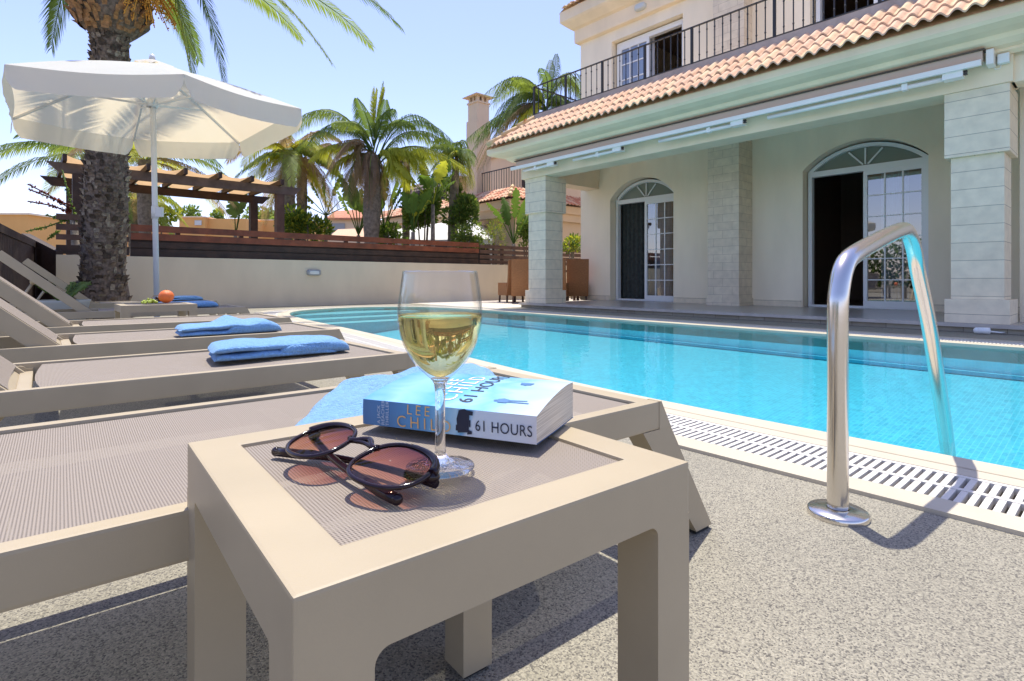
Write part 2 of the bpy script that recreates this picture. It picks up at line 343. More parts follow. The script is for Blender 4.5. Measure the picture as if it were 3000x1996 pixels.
def glass_mat(name, col, ior, refr=1.0):
    m = bpy.data.materials.new(name); m.use_nodes = True; n = m.node_tree; n.nodes.clear()
    o = n.nodes.new('ShaderNodeOutputMaterial'); g = n.nodes.new('ShaderNodeBsdfGlass'); g.inputs['Color'].default_value = (*col, 1); g.inputs['IOR'].default_value = ior; g.inputs['Roughness'].default_value = 0
    tr = n.nodes.new('ShaderNodeBsdfTransparent'); tr.inputs[0].default_value = (*col, 1)
    mx = n.nodes.new('ShaderNodeMixShader'); mx.inputs[0].default_value = refr
    n.links.new(tr.outputs[0], mx.inputs[1]); n.links.new(g.outputs[0], mx.inputs[2]); n.links.new(mx.outputs[0], o.inputs[0]); return m
M['glass'] = glass_mat('clear_glass', (0.99, 0.992, 0.992), 1.45, 0.85)
M['thinglass'] = pane_mat('thin_clear_glass', (0.985, 0.99, 0.99), 0.045, 0.9)
M['wine'] = glass_mat('white_wine', (0.995, 0.945, 0.62), 1.34, 0.95)
def canvas_mat():
    m = mat('cream_canvas', (0.87, 0.86, 0.79), 0.9, var=0.04, vscale=2, bump=(6, 0.12)); n, b, o = nodes(m)
    tr = n.nodes.new('ShaderNodeBsdfTranslucent'); tr.inputs[0].default_value = (0.72, 0.60, 0.41, 1)
    mx = n.nodes.new('ShaderNodeMixShader'); mx.inputs[0].default_value = 0.5; n.links.new(b.outputs[0], mx.inputs[1]); n.links.new(tr.outputs[0], mx.inputs[2]); n.links.new(mx.outputs[0], o.inputs[0]); return m
M['canvas'] = canvas_mat()
def tan_mat():
    m = mat('tan_shade_cloth', (0.72, 0.55, 0.38), 0.9, var=0.08, vscale=3); n, b, o = nodes(m)
    tr = n.nodes.new('ShaderNodeBsdfTranslucent'); tr.inputs[0].default_value = (0.72, 0.47, 0.24, 1)
    mx = n.nodes.new('ShaderNodeMixShader'); mx.inputs[0].default_value = 0.5; n.links.new(b.outputs[0], mx.inputs[1]); n.links.new(tr.outputs[0], mx.inputs[2]); n.links.new(mx.outputs[0], o.inputs[0]); return m
M['tan'] = tan_mat()
def cover_mat(name, stops, scale, axis=0):
    m = mat(name, (0.5, 0.7, 0.9), 0.35); n, b, o = nodes(m)
    tc = n.nodes.new('ShaderNodeTexCoord'); sp = n.nodes.new('ShaderNodeSeparateXYZ'); n.links.new(tc.outputs['UV'], sp.inputs[0])
    nz = n.nodes.new('ShaderNodeTexNoise'); nz.inputs['Scale'].default_value = scale; nz.inputs['Detail'].default_value = 5; nz.inputs['Distortion'].default_value = 0.7; n.links.new(tc.outputs['UV'], nz.inputs['Vector'])
    a = n.nodes.new('ShaderNodeMath'); a.operation = 'MULTIPLY_ADD'; a.inputs[1].default_value = 0.45; a.inputs[2].default_value = -0.22; n.links.new(nz.outputs['Fac'], a.inputs[0])
    s = n.nodes.new('ShaderNodeMath'); s.operation = 'ADD'; n.links.new(a.outputs[0], s.inputs[0]); n.links.new(sp.outputs[axis], s.inputs[1])
    r = ramp(n, stops); n.links.new(s.outputs[0], r.inputs[0]); n.links.new(r.outputs[0], b.inputs['Base Color']); return m
M['cover'] = cover_mat('book_cover_print', [(0.0, (0.10, 0.32, 0.62)), (0.16, (0.24, 0.48, 0.72)), (0.32, (0.14, 0.40, 0.68)), (0.42, (0.07, 0.34, 0.68)), (0.50, (0.16, 0.45, 0.74)), (0.60, (0.28, 0.52, 0.74)), (0.68, (0.17, 0.43, 0.70)), (0.82, (0.36, 0.55, 0.72)), (1.0, (0.48, 0.58, 0.66))], 3.2)
M['spine'] = cover_mat('book_spine_print', [(0.0, (0.05, 0.16, 0.36)), (0.35, (0.10, 0.32, 0.58)), (0.5, (0.26, 0.52, 0.70)), (0.60, (0.42, 0.64, 0.76)), (0.68, (0.14, 0.42, 0.66)), (0.74, (0.62, 0.72, 0.80)), (1.0, (0.68, 0.67, 0.68))], 2.5)
def pages_mat():
    m = M['pages']; n, b, o = nodes(m); tc = n.nodes.new('ShaderNodeTexCoord'); w = n.nodes.new('ShaderNodeTexNoise')
    mp = n.nodes.new('ShaderNodeMapping'); mp.inputs['Scale'].default_value = (8, 8, 1500); n.links.new(tc.outputs['Object'], mp.inputs[0]); n.links.new(mp.outputs[0], w.inputs['Vector']); w.inputs['Scale'].default_value = 1
    r = ramp(n, [(0.35, (0.50, 0.43, 0.33)), (0.65, (0.76, 0.68, 0.55))]); n.links.new(w.outputs['Fac'], r.inputs[0]); n.links.new(r.outputs[0], b.inputs['Base Color'])
pages_mat()
exec_marker = 0
# ================================================================== POOL AND GROUND
def catmull(P, k=8):
    out = []; n = len(P)
    for i in range(n-1):
        p0 = Vector(P[max(i-1,0)]); p1 = Vector(P[i]); p2 = Vector(P[i+1]); p3 = Vector(P[min(i+2,n-1)])
        for j in range(k):
            t = j/k; out.append(0.5*((2*p1)+(p2-p0)*t+(2*p0-5*p1+4*p2-p3)*t*t+(3*p1-p0-3*p2+p3)*t*t*t))
    out.append(Vector(P[-1])); return out
PO = [(-1.6,2.03),(0,2.03),(1.3,2.04),(2.2,2.11),(3.05,2.23),(4.3,2.42),(5.76,2.60),(7.27,2.76),(8.4,2.98),(9.2,3.4),(9.62,4.1),(9.68,4.85),(9.35,5.45),(8.6,5.78),(7.5,5.87),(5.2,5.80),(2,5.70),(0,5.66),(-1.6,5.64)]
PL = catmull(PO, 6)
def offset(L, d):
    out = []
    for i, p in enumerate(L):
        t = (L[min(i+1,len(L)-1)]-L[max(i-1,0)]).normalized(); nn = Vector((t.y, -t.x))
        out.append(p+nn*d)
    return out
def clean(L): return L
END = -1.6
O18 = offset(PL, 0.175); O43 = offset(PL, 0.425); O52 = offset(PL, 0.515)
def closeend(L, d): return [Vector((END-d, L[0].y))]+L[1:-1]+[Vector((END-d, L[-1].y))]
def ring(mb, A, B, z, thick=0.0, mi=0):
    P = [[H(a.x, a.y, z), H(b.x, b.y, z)] for a, b in zip(A, B)]
    mb.grid(P, mi, smooth=False)
# inner loops closed across the end u=END
def ringloop(mb, A, B, z, mi=0):
    ring(mb, A, B, z, mi=mi)
def sheet(name, outer, hole, z, m):
    bm = bmesh.new()
    a = [bm.verts.new(p) for p in outer]; b = [bm.verts.new((p.x, p.y, z)) for p in hole]
    es = [bm.edges.new((L[i], L[(i+1) % len(L)])) for L in (a, b) for i in range(len(L))]
    bmesh.ops.triangle_fill(bm, edges=es, use_beauty=True)
    for f in bm.faces:
        if f.normal.z < 0: f.normal_flip()
    me = bpy.data.meshes.new(name); bm.to_mesh(me); bm.free(); me.materials.append(m)
    o = bpy.data.objects.new(name, me); COL.objects.link(o); return struct(o)
hole = [H(p.x, p.y, 0) for p in O43]
hole = [H(END-0.425, O43[0].y, 0)]+hole+[H(END-0.425, O43[-1].y, 0)]
sheet('ground', [(-900,-900,-0.02),(900,-900,-0.02),(900,900,-0.02),(-900,900,-0.02)], hole, -0.02, M['earth'])
dk = [H(-6,-7,0), H(10.85,-7,0), H(10.85,11.5,0), H(8.3,11.5,0), H(8.3,7.5,0), H(-6,7.5,0)]
dk = [(p.x, p.y, 0) for p in dk]
sheet('pool_deck', dk, hole, 0.0, M['deck'])
pv = MB(); pv.add([H(8.3,6.35,0.004),H(10.85,6.35,0.004),H(10.85,11.5,0.004),H(8.3,11.5,0.004),H(7.72,6.35,0.004),H(7.72,7.6,0.004),H(8.3,7.6,0.004)], [(0,1,2,3),(4,0,6,5)])
struct(pv.build('dining_paving', M['paving']))
cp = MB()
ring(cp, PL, O18, 0.006); ring(cp, O43, O52, 0.010)
cp.grid([[H(p.x,p.y,0.006), H(p.x,p.y,-0.12)] for p in PL], 0, False)
cp.grid([[H(p.x,p.y,0.006), H(p.x,p.y,-0.10)] for p in O18], 0, False)
cp.grid([[H(p.x,p.y,0.010), H(p.x,p.y,-0.10)] for p in O43], 0, False)
cp.grid([[H(p.x,p.y,0.010), H(p.x,p.y,0.0)] for p in O52], 0, False)
# end beyond the frame
cp.hbox(END-0.175, END, O18[0].y, O18[-1].y, -0.12, 0.006)
cp.hbox(END-0.515, END-0.425, O52[0].y, O52[-1].y, -0.12, 0.010)
# tile joints (thin dark lines) as real grooves would be hidden: modelled as narrow strips
jt = MB(); dist = 0
for i in range(1, len(PL)):
    seg = (PL[i]-PL[i-1]).length; k = 0
    while dist+0.33*(k+1) <= seg+1e-6 and k < 60:
        k += 1; t = (0.33*k-0+dist*0)/seg if seg > 0 else 0
        if t > 1: break
        for (A, B, z) in ((PL, O18, 0.0075), (O43, O52, 0.0115)):
            a = A[i-1].lerp(A[i], t); b = B[i-1].lerp(B[i], t); d = (A[i]-A[i-1]).normalized()*0.0022
            jt.add([H(a.x-d.x,a.y-d.y,z), H(b.x-d.x,b.y-d.y,z), H(b.x+d.x,b.y+d.y,z), H(a.x+d.x,a.y+d.y,z)], [(0,1,2,3)])
M['joint'] = mat('tile_joint', (0.42, 0.34, 0.24), 0.9)
mid = offset(PL, 0.105); mid2 = offset(PL, 0.109); ring(jt, mid, mid2, 0.0075)
co = struct(cp.build('pool_coping', M['coping'], recalc=True)); jo = jt.build('tile_joint', M['joint'], parent=co)
ch = MB(); ring(ch, O18, O43, -0.075); struct(ch.build('drain_channel', M['channel']))
gr = MB()
L18 = []; 
def resample(A, B, step):
    out = []; acc = 0; n = len(A)
    for i in range(1, n):
        ma = (A[i-1]+B[i-1])/2; mb_ = (A[i]+B[i])/2; seg = (mb_-ma).length
        while acc <= seg:
            t = acc/seg; out.append((A[i-1].lerp(A[i], t), B[i-1].lerp(B[i], t), (mb_-ma).normalized())); acc += step
        acc -= seg
    return out
for a, b, t in resample(O18, O43, 0.0235):
    a2 = a.lerp(b, 0.01); b2 = a.lerp(b, 0.99); h = t*0.0068
    vs = [H(a2.x-h.x,a2.y-h.y,-0.014),H(b2.x-h.x,b2.y-h.y,-0.014),H(b2.x+h.x,b2.y+h.y,-0.014),H(a2.x+h.x,a2.y+h.y,-0.014)]
    vs += [p+Vector((0,0,0.017)) for p in vs]; gr.add(vs, [(4,5,6,7),(0,1,5,4),(1,2,6,5),(2,3,7,6),(3,0,4,7)])
for f0, f1 in ((0.0,0.07),(0.465,0.535),(0.93,1.0)):
    A = [a.lerp(b, f0) for a, b in zip(O18, O43)]; B = [a.lerp(b, f1) for a, b in zip(O18, O43)]
    ring(gr, A, B, 0.0045); gr.grid([[H(p.x,p.y,0.0045), H(p.x,p.y,-0.012)] for p in A], 0, False); gr.grid([[H(p.x,p.y,0.0045), H(p.x,p.y,-0.012)] for p in B], 0, False)
g = gr.build('drain_grate', M['grate'], recalc=False, loc=H(4,2,0))
tag(g, 'white slotted drain grating running all round the pool edge', 'drain grate')
# basin: floor slopes up towards the house side
def fz(p): return -0.52+0.29*(p.y-2.03)/3.7
bs = MB()
for p0, p1 in zip(PL[:-1], PL[1:]):
    bs.add([H(p0.x,p0.y,-0.02), H(p1.x,p1.y,-0.02), H(p1.x,p1.y,fz(p1)), H(p0.x,p0.y,fz(p0))], [(0,1,2,3)], 1)
bs.add([H(p.x,p.y,fz(p)) for p in PL], [list(range(len(PL)))], 0)
bs.add([H(END,PL[0].y,0), H(END,PL[-1].y,0), H(END,PL[-1].y,fz(PL[-1])), H(END,PL[0].y,fz(PL[0]))], [(0,1,2,3)], 0)
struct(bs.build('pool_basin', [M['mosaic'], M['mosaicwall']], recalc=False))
bd = MB(); I1 = offset(PL, -0.012); I2 = offset(PL, -0.07)
n0 = next(i for i, p in enumerate(PL) if p.y > 5.7 and p.x < 8)
bd.grid([[H(p.x,p.y,fz(p)+0.03), H(q.x,q.y,fz(p)+0.03), H(q.x,q.y,fz(p))] for p, q in zip(PL[n0:], I2[n0:])], 0, False)
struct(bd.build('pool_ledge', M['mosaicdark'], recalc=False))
st = MB()
for k in range(3):
    uu = 8.95-0.42*k; z = -0.06-0.05*k
    pts = [p for p in offset(PL, -0.004) if p.x > uu-0.0]
    if len(pts) < 3: continue
    top = [H(p.x,p.y,z) for p in pts]; st.add(top, [list(range(len(top)))], 0)
    a, b = pts[0], pts[-1]; st.add([H(a.x,a.y,z),H(b.x,b.y,z),H(b.x,b.y,z-0.05 if k < 2 else z-0.2),H(a.x,a.y,z-0.05 if k < 2 else z-0.2)], [(0,1,2,3)], 0)
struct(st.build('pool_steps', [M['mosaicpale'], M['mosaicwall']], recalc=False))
wt = MB(); q = offset(PL, 0.0); wt.add([H(p.x,p.y,-0.018) for p in q], [list(range(len(q)))])
struct(wt.build('pool_water', M['water'], recalc=False))
bpy.data.objects['pool_water'].data.flip_normals() if bpy.data.objects['pool_water'].data.polygons[0].normal.z < 0 else None

# ================================================================== THE VILLA (own frame: u along the facade, v into the house)
VF = 0.09                                     # porch floor height
porch = MB(); porch.hbox(0.3, 7.72, 7.0, 9.4, 0.055, VF, 0); porch.hbox(0.3, 7.70, 7.03, 9.4, -0.02, 0.055, 1)
porch.hbox(0.3, 7.72, 6.985, 7.0, 0.052, VF-0.002, 2)
villa = thing('villa', 'two storey cream villa with arched glass doors, tiled eaves and iron balcony beside the pool', 'house', H(4, 9.4, 0))
porch.build('porch', [M['porchtile'], M['smallstone'], M['porchedge']], parent=villa)
# lower wall with two arched openings (polygonal wall with real thickness)
def arch_pts(u0, u1, z0, zs, za, n=18):      # from (u0,z0) up, over the arch, down to (u1,z0)
    c = (u0+u1)/2; hw = abs(u1-u0)/2; h = za-zs; Rr = (hw*hw+h*h)/(2*h); zc = za-Rr; a0 = math.asin(hw/Rr)
    P = [(u0, z0)]
    for i in range(n+1):
        a = -a0+2*a0*i/n; P.append((c+(u1-c)/hw*math.sin(a)*Rr if False else c+math.sin(a)*Rr*(1 if u1 > u0 else -1), zc+math.cos(a)*Rr))
    P.append((u1, z0)); return P
def wall_strip(mb, u0, u1, openings, v0, v1, z0, z1, mi=0, mr=0):
    # openings: list of (profile going from low u to high u)
    us = [u0]
    for P in openings: us += [P[0][0], P[-1][0]]
    us.append(u1)
    for v in (v0, v1):
        for i in range(0, len(us), 2): mb.add([H(us[i],v,z0),H(us[i+1],v,z0),H(us[i+1],v,z1),H(us[i],v,z1)], [(0,1,2,3)], mi)
        for P in openings:
            for a, b in zip(P[1:-2], P[2:-1]): mb.add([H(a[0],v,a[1]),H(b[0],v,b[1]),H(b[0],v,z1),H(a[0],v,z1)], [(0,1,2,3)], mi)
            if P[0][1] > z0: mb.add([H(P[0][0],v,z0),H(P[-1][0],v,z0),H(P[-1][0],v,P[-1][1]),H(P[0][0],v,P[0][1])], [(0,1,2,3)], mi)
    for P in openings:
        for a, b in zip(P[:-1], P[1:]): mb.add([H(a[0],v0,a[1]),H(b[0],v0,b[1]),H(b[0],v1,b[1]),H(a[0],v1,a[1])], [(0,1,2,3)], mr)
    mb.add([H(u0,v0,z0),H(u0,v1,z0),H(u0,v1,z1),H(u0,v0,z1)], [(0,1,2,3)], mi); mb.add([H(u1,v0,z0),H(u1,v1,z0),H(u1,v1,z1),H(u1,v0,z1)], [(0,1,2,3)], mi)
VW = 9.28; VD = 9.50; UE = 8.2
op1 = arch_pts(5.86, 7.38, VF-0.02, 2.20, 2.58); op2 = arch_pts(1.90, 3.53, VF-0.02, 2.24, 2.60)
up1 = [(5.66, 3.30), (5.66, 5.53), (6.5, 5.53), (7.34, 5.53), (7.34, 3.30)]; up2 = [(1.75, 3.30), (1.75, 5.53), (2.6, 5.53), (3.42, 5.53), (3.42, 3.30)]
wl = MB(); wall_strip(wl, -3, UE, [op2, op1], VW, 9.60, VF-0.02, 3.0); wall_strip(wl, -3, UE, [up2, up1], VW, 9.60, 3.0, 6.6)
wl.hbox(UE-0.3, UE, 9.6, 17, 0, 6.6)          # far side wall
wl.hbox(-3, UE-0.3, 16.8, 17, 0, 6.6)
wl.build('wall', M['plaster'], parent=villa, recalc=False)
for a, b in ((7.40, UE+0.01), (4.91, 5.84), (3.55, 4.32), (0.8, 1.88)):
    sk = MB(); sk.hbox(a, b, VW-0.018, VW, VF, VF+0.10); sk.build('skirting', M['slabs'], parent=villa)
# rooms behind the openings
rm = MB()
for (a, b, z0, z1) in ((0.2, 4.5, VF-0.02, 2.9), (5.0, 8.0, VF-0.02, 2.9), (0.2, 4.5, 3.28, 6.3), (5.0, 8.0, 3.28, 6.3)):
    rm.add([H(a,9.62,z0),H(b,9.62,z0),H(b,14,z0),H(a,14,z0),H(a,9.62,z1),H(b,9.62,z1),H(b,14,z1),H(a,14,z1)], [(0,1,2,3),(4,5,6,7),(0,3,7,4),(1,2,6,5),(2,3,7,6)])
rm.build('rooms', M['room'], parent=villa, recalc=False)
rf = MB(); rf.hbox(-3, UE, 9.28, 17, 6.6, 6.75)
rf.build('upper_roof', M['plaster'], parent=villa)
fl = MB(); fl.hbox(0.5, 8.05, 7.30, VW-0.002, 2.95, 3.30); fl.build('balcony_floor', M['trim'], parent=villa)
# front beam with cornice (profile swept along u)
def sweep_u(mb, prof, u0, u1, mi=0, miter=None):   # prof: list of (v,z), closed
    n = len(prof)
    A = [H(u0, v, z) for v, z in prof]
    B = [H(u1+(miter(v) if miter else 0), v, z) for v, z in prof]
    mb.add(A+B, [(i, (i+1) % n, n+(i+1) % n, n+i) for i in range(n)]+[list(range(n))[::-1], [n+i for i in range(n)]], mi)
bm_ = MB()
sweep_u(bm_, [(7.0,2.40),(7.0,2.72),(7.0,2.955),(7.35,2.955),(7.35,2.40)], 0.78, 7.66)
bm_.build('beam', M['trim'], parent=villa)
cr = MB(); prof = [(6.985,2.655),(6.93,2.68),(6.93,2.705),(6.86,2.72),(6.80,2.76),(6.78,2.80),(6.66,2.815),(6.56,2.84),(6.53,2.87),(6.53,2.955),(6.985,2.955)]
sweep_u(cr, prof, -1.5, 7.66, miter=lambda v: (6.985-v)*1.0)
# return of the cornice round the left end
def sweep_v(mb, prof, v1, mi=0):
    n = len(prof); A = [H(7.66+(6.985-v), v, z) for v, z in prof]; B = [H(7.66+(6.985-v), v1, z) for v, z in prof]
    mb.add(A+B, [(i, (i+1) % n, n+(i+1) % n, n+i) for i in range(n)]+[[n+i for i in range(n)]], mi)
sweep_v(cr, prof, 9.28); cr.build('cornice', M['trim'], parent=villa)
cb = MB(); cb.hbox(7.68, 8.05, 7.45, 9.27, 2.47, 2.95); cb.build('side_beam', M['trim'], parent=villa)
sw = MB(); sw.hbox(0.45, 0.80, 7.62, 9.27, 0.0, 2.95); sw.hbox(-1.5, 0.80, 7.06, 7.30, 2.40, 2.95)
sw.build('side_wall', M['plaster'], parent=villa)
# columns
def column(u0, u1, v0, v1):
    m = MB(); m.hbox(u0-0.045,u1+0.045,v0-0.045,v1+0.045,VF,VF+0.235); b = m.build('column_base', M['slabs'], parent=villa, bevel=0.006)
    m = MB(); m.hbox(u0,u1,v0,v1,VF+0.235,1.75); m.build('column_shaft', M['slabs'], parent=villa, bevel=0.004)
    m = MB(); m.hbox(u0-0.045,u1+0.045,v0-0.045,v1+0.045,1.75,2.398); m.build('column_head', M['slabs'], parent=villa, bevel=0.005)
column(7.12, 7.57, 7.10, 7.55); column(0.85, 1.26, 7.06, 7.5)
pl = MB(); pl.hbox(4.34, 4.89, 8.80, VW-0.002, VF+0.12, 2.948); pl.hbox(4.32, 4.91, 8.78, VW-0.001, VF, VF+0.12); pl.hbox(4.34, 4.89, 8.98, VW-0.001, 3.28, 6.0)
pl.build('stone_pilaster', M['stone'], parent=villa)
# roof tiles
def tile_field(name, parent, mats, a0, a1, e0, e1, z0, z1, pitch, courses, amp, P, trim=None, seg=8, seed=1, thick=0.02):
    """a: along the eave, e: up the slope; P(a,e,z) -> world"""
    rnd = random.Random(seed); mb = MB(); n = int(abs(a1-a0)/pitch); sg = 1 if a1 > a0 else -1
    for c in range(courses):
        f0 = c/courses-(0.0 if c == 0 else 0.04); f1 = (c+1)/courses
        for i in range(n):
            A = a0+sg*pitch*i; fm = (f0+f1)/2; em = e0+(e1-e0)*fm
            if trim and not trim(A+sg*pitch/2, em): continue
            lo = []; hi = []; un = []; mi = rnd.randrange(len(mats)); jz = rnd.uniform(-0.003, 0.003)
            for k in range(seg+1):
                t = k/seg; w = math.sin(math.pi*min(t/0.72, 1))*amp*1.25 if t < 0.72 else -math.sin(math.pi*(t-0.72)/0.28)*amp*0.4
                a = A+sg*pitch*t; 
                lo.append(P(a, e0+(e1-e0)*f0, z0+(z1-z0)*f0+w+amp*1.0+jz)); hi.append(P(a, e0+(e1-e0)*f1, z0+(z1-z0)*f1+w*0.9+amp*0.1+jz))
                un.append(P(a, e0+(e1-e0)*f0+0.0, z0+(z1-z0)*f0+w+amp*1.0+jz-thick))
            mb.grid([un, lo, hi], mi, smooth=False)
            und = [q-Vector((0,0,thick)) for q in hi]; mb.grid([un, und], mi, smooth=True)
    return mb.build(name, mats, parent=parent, recalc=False)
tile_field('porch_roof', villa, TILES, -1.5, 7.9, 6.42, 7.06, 2.955, 3.46, 0.128, 3, 0.03, lambda a, e, z: H(a, e, z), trim=lambda a, e: a < 7.62+(7.06-e)*0.62-0.02, seed=3)
tile_field('side_roof', villa, TILES, 6.5, 9.3, 8.02, 7.45, 2.955, 3.46, 0.128, 3, 0.02, lambda a, e, z: H(e, a, z), trim=lambda a, e: a > 6.42+(8.02-e)*1.1, seed=4)
ur = MB(); ur.add([H(-1.5,6.5,2.95),H(7.95,6.5,2.95),H(7.42,7.06,3.42),H(-1.5,7.06,3.42)], [(0,1,2,3)]); ur.add([H(7.95,6.5,2.95),H(7.95,9.3,2.95),H(7.42,9.3,3.42),H(7.42,7.06,3.42)], [(0,1,2,3)])
ur.build('roof_deck', M['tile1'], parent=villa)
rg = MB(); pA = H(7.98, 6.42, 2.99); pB = H(7.40, 7.06, 3.50)
for k in range(3):
    a = pA.lerp(pB, k/3); b = pA.lerp(pB, (k+1)/3+0.03); rg.tube([a+Vector((0,0,0.02)), b], [0.055, 0.043], 12)
rg.build('ridge_cap', M['ridge'], parent=villa)
pp = MB(); pp.hbox(-1.5, 7.50, 7.06, 7.26, 3.30, 3.56); pp.hbox(7.30, 7.52, 7.26, 9.27, 3.30, 3.56); pp.build('parapet', M['conc'], parent=villa)
# upper cornice
uc = MB(); z5 = 5.75
def eave(mb, prof, mi=0):   # prof (offset, z) for an L-shaped eave round the corner (UE,VW)
    n = len(prof)
    A = [H(-3, VW-e, z) for e, z in prof]; B = [H(UE+e, VW-e, z) for e, z in prof]; C = [H(UE+e, 17, z) for e, z in prof]
    mb.add(A+B+C, [(i,(i+1)%n,n+(i+1)%n,n+i) for i in range(n)]+[(n+i,n+(i+1)%n,2*n+(i+1)%n,2*n+i) for i in range(n)]+[list(range(n)),[2*n+i for i in range(n)]], mi)
eave(uc, [(0.0,5.75),(0.09,5.77),(0.10,5.80),(0.10,6.05),(0.16,6.08),(0.30,6.20),(0.33,6.24),(0.33,6.46),(0.0,6.46)])
uc.build('upper_cornice', M['trim'], parent=villa)
tile_field('upper_roof_tiles', villa, TILES, -3, 8.6, 8.86, 10.6, 6.48, 7.3, 0.128, 5, 0.02, lambda a, e, z: H(a, e, z), trim=lambda a, e: a < 8.6-(e-8.86), seed=6)
tile_field('upper_side_tiles', villa, TILES, 8.9, 17, 8.62, 6.9, 6.48, 7.3, 0.128, 5, 0.02, lambda a, e, z: H(e, a, z), trim=lambda a, e: a > 8.86+(8.62-e), seed=7)
bl = MB()
def ellip(c_u, z, v, w, h, d, n=20):
    P = []
    for s_, dd in ((1.0, 0), (1.0, d*0.6), (0.82, d*0.95), (0.5, d)):
        P.append([H(c_u+math.copysign(abs(math.cos(2*math.pi*k/n))**0.6, math.cos(2*math.pi*k/n))*w/2*s_, v-dd, z+math.copysign(abs(math.sin(2*math.pi*k/n))**0.6, math.sin(2*math.pi*k/n))*h/2*s_) for k in range(n)])
    return P
P_ = ellip(6.52, 5.92, 9.178, 0.25, 0.13, 0.09); bl.grid(P_, 0, True, wrap=True); bl.add(P_[-1], [list(range(20))], 0)
o = bl.build('bulkhead_lamp', M['lampglass'], loc=H(6.52, 9.17, 5.92)); tag(o, 'oval grey bulkhead lamp fixed high on the cream band under the villa roof', 'wall lamp')
# doors
def sliding_door(u0, u1, z0, zs, za, v, name, dark_side_curtain, label):
    d = MB(); w = 0.055
    root = MB()
    # outer frame
    f = MB()
    f.hbox(u1-w, u1, v-0.05, v+0.05, z0, zs); f.hbox(u0, u0+w, v-0.05, v+0.05, z0, zs); f.hbox(u0+w, u1-w, v-0.05, v+0.05, z0, z0+0.035); f.hbox(u0+w, u1-w, v-0.05, v+0.05, zs-0.085, zs)
    if za > zs:
        P = arch_pts(u0, u1, zs, zs+0.001, za)[1:-1]; c = (u0+u1)/2
        Q = [(c+(p[0]-c)*0.90, zs+(p[1]-zs)*0.84-0.0) for p in P]
        for a, b, e, g_ in zip(P[:-1], P[1:], Q[1:], Q[:-1]):
            for vv in (v-0.05, v+0.05): f.add([H(a[0],vv,a[1]),H(b[0],vv,b[1]),H(e[0],vv,e[1]),H(g_[0],vv,g_[1])], [(0,1,2,3)])
            f.add([H(g_[0],v-0.05,g_[1]),H(e[0],v-0.05,e[1]),H(e[0],v+0.05,e[1]),H(g_[0],v+0.05,g_[1])], [(0,1,2,3)])
    fr = f.build(name, M['white'], parent=villa)
    if za > zs:
        g_ = MB(); g_.add([H(q[0], v+0.01, q[1]) for q in Q]+[H(c, v+0.01, zs)], [(i, i+1, len(Q)) for i in range(len(Q)-1)]); g_.build('fanlight', M['frost'], parent=fr, recalc=False)
        s_ = MB()
        for an in (-0.72, 0, 0.72):
            tip = (c+math.sin(an)*0.30*(1 if an else 0), zs+0.28 if an == 0 else zs+0.20+0.02); s_.bar(H(c+math.sin(an)*0.05, v-0.01, zs+0.02), H(c+math.sin(an)*0.34, v-0.01, zs+(za-zs)*(0.80 if an == 0 else 0.70)), 0.022, 0.02, up=D2)
        s_.build('spoke', M['white'], parent=fr)
    m_ = (u0+u1)/2
    # glazed leaf on the low-u half (right in the picture)
    lf = MB(); a, b = u0+w*0.8, m_+0.02; vv = v-0.02; sw_ = 0.052
    for (x0, x1, y0, y1) in ((a,a+sw_,z0+0.035,zs-0.085),(b-sw_,b,z0+0.035,zs-0.085),(a+sw_,b-sw_,z0+0.035,z0+0.115),(a+sw_,b-sw_,zs-0.15,zs-0.085)): lf.hbox(x0, x1, vv-0.022, vv+0.02, y0, y1)
    leaf = lf.build('door_leaf', M['white'], parent=villa)
    g_ = MB(); g_.add([H(a+sw_,vv,z0+0.115),H(b-sw_,vv,z0+0.115),H(b-sw_,vv,zs-0.15),H(a+sw_,vv,zs-0.15)], [(0,1,2,3)]); g_.build('glass', M['pane'], parent=leaf, recalc=False)
    mt = MB(); gz0, gz1 = z0+0.115, zs-0.15
    for k in (1, 2):
        x = a+sw_+(b-a-2*sw_)*k/3; mt.hbox(x-0.009, x+0.009, vv-0.012, vv-0.002, gz0, gz1)
    for k in range(1, 6):
        z = gz0+(gz1-gz0)*k/6; mt.hbox(a+sw_, b-sw_, vv-0.013, vv-0.003, z-0.008, z+0.008)
    mt.build('muntins', M['white'], parent=leaf)
    # curtains
    cu = MB(); n = 40; x0, x1 = (a+0.25, b-0.18) if not dark_side_curtain else (a+0.22, b-0.1)
    cu.grid([[H(x0+(x1-x0)*i/n, v+0.17+0.035*math.sin(i*1.25)+0.012*math.sin(i*2.9), z) for z in (z0+0.04, zs+0.1)] for i in range(n+1)], 0, True)
    cu.build('curtain', M['curtain'], parent=villa, recalc=False)
    if dark_side_curtain:
        cu = MB(); x0, x1 = b, u1
        cu.grid([[H(x0+(x1-x0)*i/n, v+0.14+0.03*math.sin(i*1.0), z) for z in (z0+0.04, zs+0.1)] for i in range(n+1)], 0, True); c2 = cu.build('insect_screen', M['darkcurtain'], parent=villa, recalc=False)
    return fr
sliding_door(5.88, 7.36, VF, 2.20, 2.55, VD, 'arched_door_frame', True, '')
sliding_door(1.92, 3.51, VF, 2.24, 2.57, VD, 'arched_door_frame', False, '')
